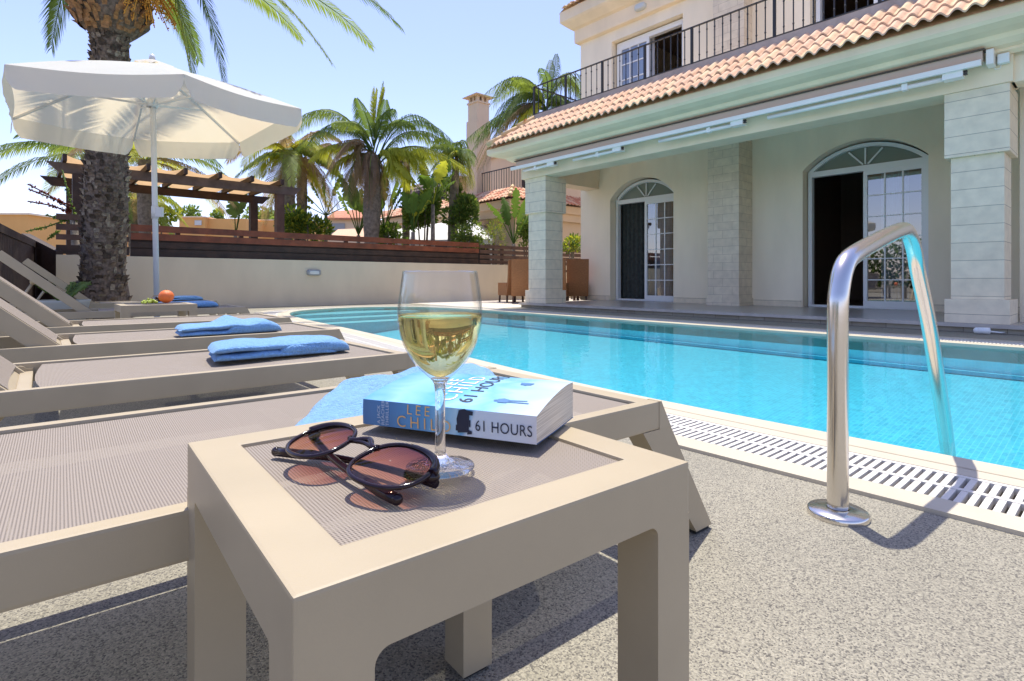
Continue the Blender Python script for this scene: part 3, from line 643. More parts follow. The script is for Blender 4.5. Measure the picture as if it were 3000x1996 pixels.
# upper doors : glazed leaf at the high-u side (left in the picture)
def upper_door(u0, u1, z0, z1, v, left):
    f = MB(); w = 0.06
    f.hbox(u0,u0+w,v-0.05,v+0.05,z0,z1); f.hbox(u1-w,u1,v-0.05,v+0.05,z0,z1); f.hbox(u0+w,u1-w,v-0.05,v+0.05,z1-0.10,z1); f.build('upper_door_frame', M['white'], parent=villa)
    m_ = (u0+u1)/2; a, b = (m_, u1-w) if left else (u0+w, m_); lf = MB(); s_ = 0.06; vv = v-0.03
    for (x0,x1,y0,y1) in ((a,a+s_,z0,z1-0.1),(b-s_,b,z0,z1-0.1),(a+s_,b-s_,z0,z0+0.1),(a+s_,b-s_,z1-0.16,z1-0.1)): lf.hbox(x0,x1,vv-0.02,vv+0.02,y0,y1)
    leaf = lf.build('door_leaf', M['white'], parent=villa)
    g_ = MB(); g_.add([H(a+s_,vv,z0+0.1),H(b-s_,vv,z0+0.1),H(b-s_,vv,z1-0.16),H(a+s_,vv,z1-0.16)], [(0,1,2,3)]); g_.build('glass', M['pane'], parent=leaf, recalc=False)
    mt = MB()
    for k in (1,2): x = a+s_+(b-a-2*s_)*k/3; mt.hbox(x-0.012,x+0.012,vv-0.013,vv-0.002,z0+0.1,z1-0.16)
    for k in range(1,6): z = z0+0.1+(z1-z0-0.26)*k/6; mt.hbox(a+s_,b-s_,vv-0.014,vv-0.003,z-0.012,z+0.012)
    mt.build('muntins', M['white'], parent=leaf)
    cu = MB(); n = 40
    cu.grid([[H(a+(b-a)*0.55*i/n, v+0.15+0.03*math.sin(i*1.2), z) for z in (z0, z1)] for i in range(n+1)], 0, True); cu.build('curtain', M['curtain'], parent=villa, recalc=False)
upper_door(5.70, 7.30, 3.32, 5.50, 9.46, True); upper_door(1.79, 3.38, 3.32, 5.50, 9.46, False)
# balcony railing
rl = MB(); v_ = 7.13; zb, zt = 3.60, 4.11
posts = [7.45, 6.65, 5.83, 5.0, 4.205, 3.05, 1.9, 0.75, -0.4]
rl.bar(H(7.46,v_,zt), H(-1.5,v_,zt), 0.035, 0.012); rl.bar(H(7.46,v_,zb), H(-1.5,v_,zb), 0.02, 0.012)
rl.bar(H(7.45,v_,zt), H(7.45,9.27,zt), 0.035, 0.012); rl.bar(H(7.45,v_,zb), H(7.45,9.27,zb), 0.02, 0.012)
railing = rl.build('balcony_railing', M['iron'], loc=H(4, v_, 3.56)); tag(railing, 'black wrought iron railing along the villa balcony above the roof tiles', 'railing')
for p in posts: po = MB(); po.hbox(p-0.016, p+0.016, v_-0.016, v_+0.016, 3.56, zt-0.006); po.build('railing_post', M['iron'], parent=railing)
br = MB()
def baluster(mb, p):
    mb.bar(p+Vector((0,0,zb)), p+Vector((0,0,zt-0.006)), 0.012, 0.012, up=(1,0,0))
    for z in (zb+0.09, zt-0.10): mb.ball(p+Vector((0,0,z)), 0.013, 4, sc=(1,1,1.5))
u = 7.45
for a, b in zip(posts[:-1], posts[1:]):
    n = round((a-b)/0.116)
    for k in range(1, n): baluster(br, H(a+(b-a)*k/n, v_, 0))
for k in range(1, 18): baluster(br, H(7.45, v_+2.13*k/18, 0))
br.build('balusters', M['iron'], parent=railing)
# awning
aw = thing('retractable_awning', 'long folded awning with white front rail under the villa eaves', 'awning', H(4, 6.9, 2.6))
a = MB(); a.hbox(0.98, 7.62, 6.83, 6.97, 2.605, 2.70); a.build('rolled_fabric', M['awning'], parent=aw)
a = MB(); a.hbox(0.96, 7.64, 6.80, 6.985, 2.700, 2.712); a.build('cover_strip', M['greywood'], parent=aw)
a = MB(); a.hbox(0.98, 7.70, 6.76, 6.80, 2.545, 2.60); a.build('front_rail', M['alu'], parent=aw, bevel=0.006)
for (s, e) in ((1.12, 3.0), (3.3, 4.55), (5.2, 6.2), (6.62, 7.42)):
    a = MB(); a.tube([H(s+0.1,6.83,2.505), H(e,6.83,2.505)], 0.023, 10); a.tube([H(s+0.16,6.89,2.53), H(e,6.89,2.53)], 0.018, 8); a.hbox(s, s+0.16, 6.79, 6.90, 2.485, 2.545); a.hbox(s+0.45, s+0.50, 6.80, 6.86, 2.475, 2.54); a.build('folding_arm', M['alu'], parent=aw)
    a = MB(); a.hbox(s-0.03, s-0.003, 6.80, 6.84, 2.50, 2.515); a.hbox(s-0.03, s-0.003, 6.80, 6.84, 2.525, 2.54); a.build('arm_bolt', M['iron'], parent=aw)
a = MB(); a.hbox(0.90, 0.955, 6.84, 6.99, 2.56, 2.70); a.build('end_bracket', M['alu'], parent=aw)
# white junction box with cable
jb = MB(); jb.hbox(0.80, 0.885, 6.93, 6.995, 2.57, 2.66); o = jb.build('junction_box', M['white'], loc=H(0.84, 6.95, 2.6), bevel=0.006); tag(o, 'small white junction box on the beam beside the awning end', 'junction box')
c_ = MB(); c_.tube([H(0.86,6.97,2.57), H(0.87,6.96,2.53), H(0.90,6.96,2.53), H(0.93,6.97,2.58)], 0.004, 6); c_.build('cable', M['alu'], parent=o)
# small white spot on the deck by the right column
sp_ = MB(); sp_.tube([H(1.02,6.83,0.035), H(0.93,6.86,0.035)], [0.03,0.032], 16); sp_.ball(H(1.02,6.83,0.035), 0.03, 8); sp_.tube([H(0.93,6.86,0.03), H(0.86,6.93,0.02), H(0.84,6.99,0.02)], 0.007, 8)
o = sp_.build('floor_spotlight', M['white'], loc=H(0.98,6.84,0)); tag(o, 'white tubular spotlight lying at the foot of the right column', 'spotlight')

# ================================================================== BOUNDARY WALL AND FENCES (line in direction D2-ish)
WA = Vector((-6.96, 8.44, 0)); WD = Vector((0.76, 0.65, 0)).normalized(); WN = Vector((-WD.y, WD.x, 0))
def Wp(s, t, z): return WA+WD*s+WN*t+Vector((0,0,z))
def wbox(mb, s0, s1, t0, t1, z0, z1, mi=0): mb.hexa([Wp(s0,t0,z0),Wp(s1,t0,z0),Wp(s1,t1,z0),Wp(s0,t1,z0),Wp(s0,t0,z1),Wp(s1,t0,z1),Wp(s1,t1,z1),Wp(s0,t1,z1)], mi)
w = MB(); wbox(w, 0.0, 15, 0, 0.2, -0.05, 0.905)
o = w.build('garden_wall', M['gwall'], loc=Wp(6,0,0)); tag(o, 'low plain cream garden wall behind the pool, carrying the board fence', 'wall')
wl_ = MB(); cx = Wp(4.35, -0.0, 0.62)
def rr(w_, h_, n=24): return [(math.copysign(abs(math.cos(2*math.pi*k/n))**0.45, math.cos(2*math.pi*k/n))*w_/2, math.copysign(abs(math.sin(2*math.pi*k/n))**0.45, math.sin(2*math.pi*k/n))*h_/2) for k in range(n)]
def lampat(s, z):
    m = MB(); P = [[Wp(s+a, -d, z+b) for a, b in rr(w_, h_)] for w_, h_, d in ((0.27,0.12,0.0),(0.27,0.12,0.05),(0.23,0.09,0.065))]
    m.grid(P, 0, True, wrap=True); m.add(P[-1], [list(range(24))], 0)
    r_ = m.build('wall_lamp', M['grey'], loc=Wp(s, 0, z)); tag(r_, 'oval grey wall lamp on the cream garden wall behind the wine glass', 'wall lamp')
    m = MB(); P = [[Wp(s+a, -d, z+b) for a, b in rr(w_, h_)] for w_, h_, d in ((0.19,0.068,0.064),(0.17,0.06,0.078))]
    m.grid(P, 0, True, wrap=True); m.add(P[-1], [list(range(24))], 0); m.build('lamp_glass', M['lampglass'], parent=r_)
# find s so that the lamp is on the ray of px 918
r_ = (918-1500)/1620; s_ = (r_*WA.y-WA.x)/(WD.x-r_*WD.y); yv = WA.y+WD.y*s_; lampat(s_, CAMH+(820-799)/1620*yv)
def fence(s0, s1, boards, name, label, board_m, dark, posts_at, t=0.05, post_m=None):
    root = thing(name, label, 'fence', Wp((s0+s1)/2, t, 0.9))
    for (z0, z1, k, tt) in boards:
        m = MB(); wbox(m, s0, s1, t+tt, t+tt+0.022, z0, z1); m.build('board', board_m if k else dark, parent=root)
    if s1 == 8.12:
        m = MB(); wbox(m, s0, s1, t+0.045, t+0.055, 0.906, 1.30); m.build('backing_board', dark, parent=root)
    for p in posts_at:
        m = MB(); wbox(m, p, p+0.07, t+0.06, t+0.13, 0.9, 1.40); m.build('post', post_m or M['brownwood'], parent=root)
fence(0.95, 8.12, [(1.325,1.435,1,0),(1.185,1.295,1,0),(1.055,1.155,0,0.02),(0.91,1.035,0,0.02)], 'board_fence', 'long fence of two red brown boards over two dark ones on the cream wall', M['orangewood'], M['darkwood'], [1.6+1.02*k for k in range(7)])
fence(8.16, 15.0, [(1.31,1.40,1,0.01),(1.18,1.275,1,0.01),(1.05,1.145,1,0.01),(0.93,1.02,1,0.01)], 'board_fence', 'dark brown slatted fence on the garden wall, left and right of the far column', M['brownwood'], M['brownwood'], [8.9, 10.0, 11.0, 12.1, 13.2])
fence(0.0, 0.93, [(1.45,1.54,1,0),(1.29,1.385,1,0),(1.14,1.225,1,0),(0.92,1.06,0,0)], 'board_fence', 'short taller stretch of brown slatted fence left of the big palm trunk', M['brownwood'], M['darkwood'], [0.45])
# dark side fence on the left
sf = thing('side_fence', 'dark boarded fence running towards the camera at the far left', 'fence', (-6.6, 7.5, 0))
fa = Vector((-7.45, 8.62, 0)); fb = Vector((-5.15, 5.45, 0)); fd = (fb-fa).normalized(); fn = Vector((-fd.y, fd.x, 0)); L = (fb-fa).length
m = MB(); m.bar(fa+Vector((0,0,1.07)), fb+Vector((0,0,1.07)), 0.05, 0.09); m.build('top_rail', M['darkwood'], parent=sf)
m = MB(); k = 0
while k*0.125 < L:
    p = fa+fd*(k*0.125); m.bar(p+Vector((0,0,0)), p+Vector((0,0,1.02)), 0.02, 0.115, up=fd); k += 1
m.build('boards', M['darkwood'], parent=sf)
m = MB(); m.hexa([WA+Vector(p) for p in ((-0.75,0.25,0),(0,0,0),(0.06,0.06,0),(-0.7,0.35,0),(-0.75,0.25,1.25),(0,0,0.96),(0.06,0.06,0.96),(-0.7,0.35,1.25))])
o = m.build('corner_panel', M['darkwood'], loc=WA+Vector((-0.4,0.1,0))); tag(o, 'dark wooden corner panel with sloping top joining the side fence to the garden wall', 'fence')

# ================================================================== PERGOLA
pg = thing('pergola', 'dark timber pergola with tan shade cloth behind the fence', 'pergola', H(13.8, 2.5, 0))
for uu, v0, v1, mm in ((12.9, 0.3, 4.85, 'greywood'), (14.8, 0.25, 4.75, 'darkwood')):
    m = MB(); m.hexa([H(uu-0.05,v0+0.18,2.46),H(uu-0.05,v1-0.18,2.46),H(uu+0.05,v1-0.18,2.46),H(uu+0.05,v0+0.18,2.46),H(uu-0.05,v0,2.64),H(uu-0.05,v1,2.64),H(uu+0.05,v1,2.64),H(uu+0.05,v0,2.64)]); m.build('beam', M[mm], parent=pg)
    for vv in (0.75, 4.35):
        m = MB(); m.hbox(uu-0.085, uu+0.085, vv-0.085, vv+0.085, 0, 2.46); m.build('post', M['darkwood' if uu > 14 or vv < 1 else 'brownwood'], parent=pg)
vs_ = [0.55+0.63*k for k in range(7)]
for vv in vs_:
    m = MB(); m.hbox(12.62, 15.05, vv-0.03, vv+0.03, 2.642, 2.76); m.build('rafter', M['darkwood'], parent=pg)
for a, b in zip(vs_[:-1], vs_[1:]):
    m = MB(); m.grid([[H(12.72+(15-12.72)*j/8, a+(b-a)*i/6, 2.765-0.14*math.sin(math.pi*i/6)*(0.6+0.4*math.sin(j))) for j in range(9)] for i in range(7)], 0, True); m.build('shade_cloth', M['tan'], parent=pg, recalc=False)
# ================================================================== LOUNGERS
LA = R(40.4); LE = Vector((math.cos(LA), math.sin(LA), 0)); LN = Vector((-math.sin(LA), math.cos(LA), 0))
ZL = 0.29
def make_lounger(w=0.54, flat=1.0, back=0.66, ang=42):
    root = bpy.data.objects.new('sun_lounger', None); COL.objects.link(root)
    root['category'] = 'sun lounger'
    ex = -flat-0.86
    m = MB()
    for y0, y1 in ((0, 0.026), (w-0.026, w)): m.box(ex+0.02, 0, y0, y1, ZL-0.052, ZL)
    m.box(-0.036, -0.001, 0.0265, w-0.0265, ZL-0.05, ZL-0.001); m.box(ex+0.02, ex+0.055, 0.0265, w-0.0265, ZL-0.05, ZL-0.001)
    m.box(-flat+0.0, -flat+0.03, 0.0265, w-0.0265, ZL-0.049, ZL-0.022); m.box(-0.52, -0.49, 0.0265, w-0.0265, ZL-0.049, ZL-0.022)
    m.build('frame', M['frame'], parent=root, bevel=0.004, uvang=0)
    for y0 in (0.0, w-0.045):
        for sx, x0 in ((1, 0.0), (-1, ex+0.02)):
            m = MB(); y1 = y0+0.045
            a = [(x0-0.048*sx, ZL-0.0525), (x0+0.027*sx, ZL-0.0525), (x0+0.155*sx, 0.008), (x0+0.105*sx, 0.008)]
            m.hexa([(a[3][0],y0,a[3][1]),(a[2][0],y0,a[2][1]),(a[2][0],y1,a[2][1]),(a[3][0],y1,a[3][1]),(a[0][0],y0,a[0][1]),(a[1][0],y0,a[1][1]),(a[1][0],y1,a[1][1]),(a[0][0],y1,a[0][1])])
            # end face continues the slope of the leg up to the rail's top
            yo, yi = (y0-0.0007, y0+0.0265) if y0 < 0.1 else (y1-0.0265, y1+0.0007); xs_ = x0-0.006*sx
            m.add([(x0,yo,ZL+0.0003),(x0+0.027*sx,yo,ZL-0.0525),(xs_,yo,ZL-0.0525),(xs_,yo,ZL+0.0003),(x0,yi,ZL+0.0003),(x0+0.027*sx,yi,ZL-0.0525),(xs_,yi,ZL-0.0525),(xs_,yi,ZL+0.0003)], [(0,1,2,3),(4,5,6,7),(0,1,5,4),(0,4,7,3)])
            lg = m.build('leg', M['frame'], parent=root, uvang=0)
            m = MB(); m.box(min(a[2][0],a[3][0])+0.004, max(a[2][0],a[3][0])-0.004, y0+0.004, y1-0.004, 0, 0.0085); m.build('foot_pad', M['rubber'], parent=lg)
    m = MB(); n = 24; k = 8
    x0, x1 = -flat+0.050, -0.042
    P = [[Vector((x0+(x1-x0)*i/n-0.015*math.sin(math.pi*j/k)*(1 if i == 0 else 0), 0.030+(w-0.060)*j/k, ZL-0.006-0.010*math.sin(math.pi*j/k)*math.sin(math.pi*min(1, 0.15+i/n)))) for j in range(k+1)] for i in range(n+1)]
    m.grid(P, 0, True); m.build('seat_sling', M['sling'], parent=root, recalc=False, uvang=0)
    a = R(ang); c, s = math.cos(a), math.sin(a); px = -flat-0.0; pz = ZL-0.012
    def B(t, y, h): return Vector((px-t*c+h*s, y, pz+t*s+h*c))
    m = MB()
    for y0, y1 in ((0.032, 0.058), (w-0.058, w-0.032)): m.box(-0.02, back, y0, y1, -0.058, 0.0, T=lambda q: B(q.x, q.y, q.z))
    m.box(back-0.03, back, 0.0585, w-0.0585, -0.044, -0.001, T=lambda q: B(q.x, q.y, q.z)); m.box(-0.015, 0.015, 0.0585, w-0.0585, -0.044, -0.01, T=lambda q: B(q.x, q.y, q.z))
    bk = m.build('backrest', M['frame'], parent=root, bevel=0.003, uvang=0)
    m = MB(); P = [[B(0.012+(back-0.045)*i/12, 0.046+(w-0.092)*j/8, 0.002-0.012*math.sin(math.pi*j/8)) for j in range(9)] for i in range(13)]
    m.grid(P, 0, True); o = m.build('back_sling', M['sling'], parent=bk, recalc=False, uvang=0)
    uvl = o.data.uv_layers[0].data
    for l in o.data.loops:
        q = o.data.vertices[l.vertex_index].co; uvl[l.index].uv = ((px-q.x)/c if abs(c) > .1 else q.z, q.y)
    for y in (0.075, w-0.075):
        m = MB(); m.tube([B(0.40, y, -0.05), Vector((px-0.40*c-0.17, y, ZL-0.04))], 0.009, 8); m.ball(B(0.40, y, -0.055), 0.020, 6); m.build('prop_rod', M['frame'], parent=root)
    for y in (0.0295, w-0.0295):
        m = MB(); m.tube([(px, y-0.006, ZL-0.022), (px, y+0.006, ZL-0.022)], 0.016, 12); m.box(px-0.01, px+0.03, y-0.003, y+0.003, ZL-0.035, ZL-0.014); m.build('hinge', M['frame'], parent=root)
    return root
LG = [(0.895, 0.615, 0.54, 'taupe sun lounger nearest the camera, right behind the side table with the wine'),
      (0.885, 1.537, 0.52, 'taupe sun lounger under the thick folded towel, second from the camera'),
      (1.06, 2.49, 0.56, 'taupe sun lounger with a small wavy folded towel, third from the camera'),
      (1.16, 3.47, 0.54, 'empty taupe sun lounger just in front of the fruit table'),
      (1.33, 5.05, 0.54, 'shaded sun lounger right behind the fruit table, towel peeping through its frame'),
      (1.47, 6.75, 0.54, 'sun lounger closest to the garden wall, beneath the big palm')]
base_l = make_lounger()
for i, (e, n_, w_, lab) in enumerate(LG):
    o = base_l if i == 0 else copy_tree(base_l)
    o.location = LE*e+LN*n_; o.rotation_euler = (0, 0, LA if i else R(39.2)); o.scale = ((1.13, 0.93, 1.0, 1.03, 1.03, 1.05)[i], w_/0.54, 1)
    o['label'] = lab; o['group'] = 'sun loungers in a row beside the pool'
LG_loc = [LE*e+LN*n_ for e, n_, w_, _ in LG]

# ------------------------------------------------------------------ towels
def towel(layers, L, Wd, t, seed, name, label, loc, rot, shear=0.0, wave=0.0, sag=0.0):
    rnd = random.Random(seed); mb = MB(); from mathutils import noise
    def slab(x0, x1, wd, z0, th, rx, ry, seed2, yo=0.0, m_=28, n=40):
        rows = []
        for i in range(n+1):
            f = i/n; e = (1-abs(2*f-1)**rx)**0.5 if 0 < f < 1 else 0.0
            e2 = max(e, 0.02); row = []
            for j in range(m_):
                a = 2*math.pi*j/m_; cy, cz = math.cos(a), math.sin(a)
                y = (wd/2)*math.copysign(abs(cy)**ry, cy)*(0.86+0.14*e2)+yo; zz = (th/2)*math.copysign(abs(cz)**0.75, cz)*(0.12+0.88*e2)
                x = x0+(x1-x0)*f; p = Vector((x+shear*y, y, z0+th/2*(0.25+0.75*e2)+zz))
                nn = noise.noise(Vector((x*11+seed2, y*11, z0*30)))*0.006+noise.noise(Vector((x*45+seed2, y*45, z0*90)))*0.0012
                if p.z > 0.006: p.z += nn
                p.y += noise.noise(Vector((x*12, z0*70+seed2, 2)))*0.006; p.x += noise.noise(Vector((y*12, z0*50+seed2, 5)))*0.006
                p.z += wave*math.exp(-((x-0.01)/0.045)**2)*(0.6+0.8*y/wd)*min(1, p.z/0.03) + wave*0.4*math.exp(-((x-0.13)/0.05)**2)*min(1, p.z/0.03)
                row.append(p)
            rows.append(row)
        mb.grid(rows, 0, True, wrap=True); mb.add(rows[0], [list(range(m_))], 0); mb.add(rows[-1], [list(range(m_))[::-1]], 0)
    H_ = layers*t; h = L/2
    for l in range(layers):
        slab(-h+rnd.uniform(0, 0.012)+0.006*(layers-1-l), h*0.80, Wd*rnd.uniform(0.94, 0.98), l*t, t*1.02, 14, 0.42, seed+l*7)
    slab(-h*0.10, h, Wd*1.0, 0.0, H_*1.04, 5, 0.42, seed+50)
    T = Matrix.Translation(loc) @ Matrix.Rotation(rot, 4, 'Z'); mb.v = [T @ p for p in mb.v]
    o = mb.build(name, M['towel'], loc=loc, recalc=True); tag(o, label, 'towel', 'blue towels on the loungers'); return o
def gp(px, py, z):
    D = 1620*(CAMH-z)/(py-820); return Vector(((px-1500)/1620*D, D, z))
zt = ZL-0.004
towel(2, 0.40, 0.23, 0.023, 3, 'folded_towel', 'thick blue towel folded in layers on the second lounger, largest of the folded towels', gp(818, 1036, zt+0.0), LA+R(-2), shear=0.10)
towel(2, 0.40, 0.25, 0.021, 5, 'folded_towel', 'blue folded towel with a raised wavy fold on the third lounger', gp(666, 975, zt), LA-R(3), wave=0.035)
towel(2, 0.44, 0.30, 0.026, 7, 'folded_towel', 'shaded blue folded towel seen through the legs of the fruit table', gp(545, 901, zt), LA)
towel(2, 0.46, 0.30, 0.024, 8, 'folded_towel', 'pale sunlit blue folded towel on the farthest lounger, right of the orange', gp(522, 880, zt), LA)
# towel spread on the nearest lounger
def flat_towel():
    from mathutils import noise
    mb = MB(); P = []; n, k = 40, 30; c = LE*0.33+LN*0.885+Vector((0,0,ZL+0.010))
    ex = (LE*math.cos(R(8))+LN*math.sin(R(8))).normalized(); ey = Vector((-ex.y, ex.x, 0))
    def Z(x, y): return 0.006*noise.noise(Vector((x*8, y*8, 1)))+0.003*noise.noise(Vector((x*25, y*25, 4)))
    def edge(a): return max(0.0, 1-abs(a)**9)**0.5
    CN = [(0.475,1.105),(0.84,1.125),(0.66,0.70),(0.18,0.68)]
    for i in range(n+1):
        row = []
        for j in range(k+1):
            fa, fb = i/n, j/k; ra = 1-0.06*(abs(2*fa-1)*abs(2*fb-1))**6; fa2 = 0.5+(fa-0.5)*ra; fb2 = 0.5+(fb-0.5)*ra
            qa = (Vector(CN[3]).lerp(Vector(CN[2]), fa2)).lerp(Vector(CN[0]).lerp(Vector(CN[1]), fa2), fb2); q3 = LE*qa.x+LN*qa.y
            row.append(Vector((q3.x, q3.y, ZL-0.003))+Vector((0,0,0.004+0.034*min(edge(2*fa-1), edge(2*fb-1))+2*Z(q3.x, q3.y))))
        P.append(row)
    mb.grid(P, 0, True); Q = [[p-Vector((0,0,0.0+0.020*1)) if 0 < i < n and 0 < j < k else p-Vector((0,0,0.012)) for j, p in enumerate(r)] for i, r in enumerate(P)]
    per = [P[0][j] for j in range(k+1)]+[P[i][k] for i in range(1, n+1)]+[P[n][j] for j in range(k-1, -1, -1)]+[P[i][0] for i in range(n-1, 0, -1)]
    lo = [Vector((p.x, p.y, ZL-0.003)) for p in per]; mb.grid([per, lo], 0, True, wrap=True)
    o = mb.build('folded_towel', M['towel'], loc=c, recalc=True); tag(o, 'blue towel lying spread on the nearest lounger behind the paperback', 'towel', 'blue towels on the loungers')
flat_towel()

# ================================================================== SIDE TABLES
K = 0.868; HT = CAMH-0.19*K
def make_table(side, ht, border, leg):
    root = bpy.data.objects.new('side_table', None); COL.objects.link(root); root['category'] = 'side table'
    h = side/2; t = 0.046
    m = MB()
    # mitred top frame: outer box ring
    o_ = [(-h,-h),(h,-h),(h,h),(-h,h)]; i_ = [(-h+border,-h+border),(h-border,-h+border),(h-border,h-border),(-h+border,h-border)]
    vs = [(x,y,ht) for x, y in o_]+[(x,y,ht) for x, y in i_]+[(x,y,ht-t) for x, y in o_]+[(x,y,ht-t) for x, y in i_]
    fs = []
    for k in range(4):
        k2 = (k+1) % 4; fs += [(k,k2,4+k2,4+k),(8+k,12+k,12+k2,8+k2),(k,8+k,8+k2,k2),(4+k,4+k2,12+k2,12+k)]
    m.add(vs, fs); top = m.build('top_frame', M['frame'], parent=root, bevel=0.0025, uvang=0, bevz=ht-0.001)
    for sx in (-1, 1):
        for sy in (-1, 1):
            m = MB(); x0, x1 = sorted((sx*h, sx*(h-leg))); y0, y1 = sorted((sy*h, sy*(h-leg)))
            m.box(x0, x1, y0, y1, 0.006, ht-t)
            # rounded gussets under the top frame
            r_ = 0.010
            for (ax, s_) in (('x', -sx), ('y', -sy)):
                r_ = 0.010 if ax == 'x' else 0.004
                pr = [(0, 0), (r_, 0)]+[(r_-r_*math.sin(R(90)*q/6), -r_+r_*math.cos(R(90)*q/6)) for q in range(7)]
                zz = ht-t; ins = 0.0
                if ax == 'x': xe = x0 if sx > 0 else x1; A = [(xe+s_*p, y0+ins, zz+q) for p, q in pr]; B_ = [(xe+s_*p, y1-ins, zz+q) for p, q in pr]
                else: ye = y0 if sy > 0 else y1; A = [(x0+ins, ye+s_*p, zz+q) for p, q in pr]; B_ = [(x1-ins, ye+s_*p, zz+q) for p, q in pr]
                n = len(pr); m.add(A+B_, [(i,(i+1)%n,n+(i+1)%n,n+i) for i in range(n)]+[list(range(n)), [n+i for i in range(n)][::-1]])
            lg = m.build('leg', M['frame'], parent=root, uvang=0)
            m = MB(); m.box(x0+0.005, x1-0.005, y0+0.005, y1-0.005, 0, 0.0065); m.build('foot_pad', M['rubber'], parent=lg)
    m = MB(); n = 12; g = h-border+0.0005
    m.grid([[Vector((-g+2*g*i/n, -g+2*g*j/n, ht-0.0035-0.0015*math.sin(math.pi*i/n)*math.sin(math.pi*j/n))) for j in range(n+1)] for i in range(n+1)], 0, True)
    m.build('fabric_panel', M['sling'], parent=root, recalc=False, uvang=0)
    return root
tb = make_table(0.402*K, HT, 0.0475*K, 0.052*K)
tb.location = Vector((-0.097*K, 0.612*K, 0)); tb.rotation_euler = (0, 0, R(38.2))
tb['label'] = 'taupe square side table in the foreground with sunglasses, book and wine glass on it'; tb['group'] = 'taupe side tables between the loungers'
t2 = make_table(0.43, 0.355, 0.045, 0.05); t2.name = 'side_table'
T2 = LE*0.60+LN*4.50; t2.location = T2; t2.rotation_euler = (0, 0, LA)
t2['label'] = 'distant taupe side table carrying the orange and grapes, beyond the loungers'; t2['group'] = 'taupe side tables between the loungers'

def old(x, y, z): return Vector((x*K, y*K, CAMH-(CAMH-z)*K))      # table-top measurements to metres
# ------------------------------------------------------------------ wine glass
GC = old(-0.0725, 0.5586, 0.33); GC.z = HT+0.0005
wg = thing('wine_glass', 'stemmed clear wine glass half full of white wine on the side table', 'wine glass', GC)
q = K
outer = [(0.0,0.0),(0.0340,0.0),(0.0347,0.0010),(0.0338,0.0024),(0.020,0.0052),(0.0100,0.0085),(0.0064,0.014),(0.0053,0.022),(0.0050,0.045),(0.0052,0.070),(0.0060,0.082),(0.0085,0.0885),(0.0150,0.0945),(0.0235,0.1030),(0.0315,0.1145),(0.0378,0.1280),(0.0415,0.1420),(0.0426,0.1530),(0.0418,0.1670),(0.0398,0.1820),(0.0374,0.1975)]
inner = [(0.0362,0.1975),(0.0386,0.1820),(0.0406,0.1670),(0.0414,0.1530),(0.0403,0.1420),(0.0366,0.1285),(0.0303,0.1155),(0.0222,0.1045),(0.0135,0.0965),(0.0060,0.0925),(0.0,0.0915)]
def dense(P, k=4): return [(max(0,p.x), p.y) for p in catmull([(a, b) for a, b in P], k)]
foot = outer[:5]; rest = dense(outer[4:]); 
zs_ = 0.0905; lo_ = [p for p in rest if p[1] <= zs_]; hi_ = [p for p in rest if p[1] > zs_]
m = MB(); m.lathe([(a*q, b*q) for a, b in foot[:-1]+lo_+[(0.0, lo_[-1][1])]], GC, 64); m.build('stem', M['glass'], parent=wg, recalc=True, merge=1e-6)
m = MB(); m.lathe([(a*q, b*q) for a, b in [(lo_[-1][0], lo_[-1][1]+0.0002)]+hi_+[(0.0370,0.1982)]+dense(inner)], GC, 72); m.build('bowl', M['thinglass'], parent=wg, recalc=True, merge=1e-6)
m = MB(); wz = 0.1545
win = [(a+0.00025, b-0.0002) for a, b in dense(inner)[::-1] if b < wz]; win = [(max(0,a),b) for a, b in win]; win += [(win[-1][0], wz)]
m.lathe([(a*q, b*q) for a, b in win+[(0.0, wz)]], GC, 72); o = m.build('wine', M['wine'], parent=wg, recalc=True, merge=1e-6)

# ------------------------------------------------------------------ paperback
BR = old(0.0276, 0.6157, 0.333); BL_ = old(-0.190, 0.706, 0.333)
BR.z = BL_.z = HT+0.003
bx = (BR-BL_); SL = bx.length; bx.normalize(); by = Vector((-bx.y, bx.x, 0)); DEP = 0.147*K; TH0, TH1 = 0.0345*K, 0.050*K
def topz(b):   # b 0 (spine) .. 1 (fore-edge)
    return TH0+(TH1-TH0)*(b**0.9)+0.0035*math.sin(math.pi*b)*0.9-0.004*max(0, b-0.8)*2.5
def botz(b): return 0.0025*(1-b)**2-0.0
def BP(a, b, z): return BL_+bx*(a*SL)+by*(b*DEP)+Vector((0,0,z))
bk = thing('paperback_book', 'thick blue and white paperback lying closed behind the wine glass', 'book', BP(0.5,0.5,0))
def setuv(o, fn):
    me = o.data; uvl = me.uv_layers[0].data; base = wloc(o)
    for l in me.loops: uvl[l.index].uv = fn(me.vertices[l.vertex_index].co+base)
def buv(p): d = p-BL_; return (d.dot(bx)/SL, d.dot(by)/DEP)
m = MB(); N = 16
m.grid([[BP(i/6, j/N, topz(j/N)) for j in range(N+1)] for i in range(7)], 0, True)
o = m.build('front_cover', M['cover'], parent=bk, recalc=False); setuv(o, buv)
m = MB(); m.grid([[BP(i/6, -0.004*math.sin(math.pi*j/6), botz(0)+(topz(0)-botz(0))*j/6) for j in range(7)] for i in range(7)], 0, True)
o = m.build('spine', M['spine'], parent=bk, recalc=False); setuv(o, lambda p: (((p-BL_).dot(bx))/SL, (p-BL_).z*4))
m = MB(); m.grid([[BP(i/6, j/N, botz(j/N)) for j in range(N+1)] for i in range(7)], 0, True); o = m.build('back_cover', M['inkb'], parent=bk, recalc=False)
m = MB()
for a in (0.004, 0.996): m.grid([[BP(a, j/N*0.99+0.002, botz(j/N)+0.0004+(topz(j/N)-botz(j/N)-0.0008)*k/2) for k in range(3)] for j in range(N+1)], 0, False)
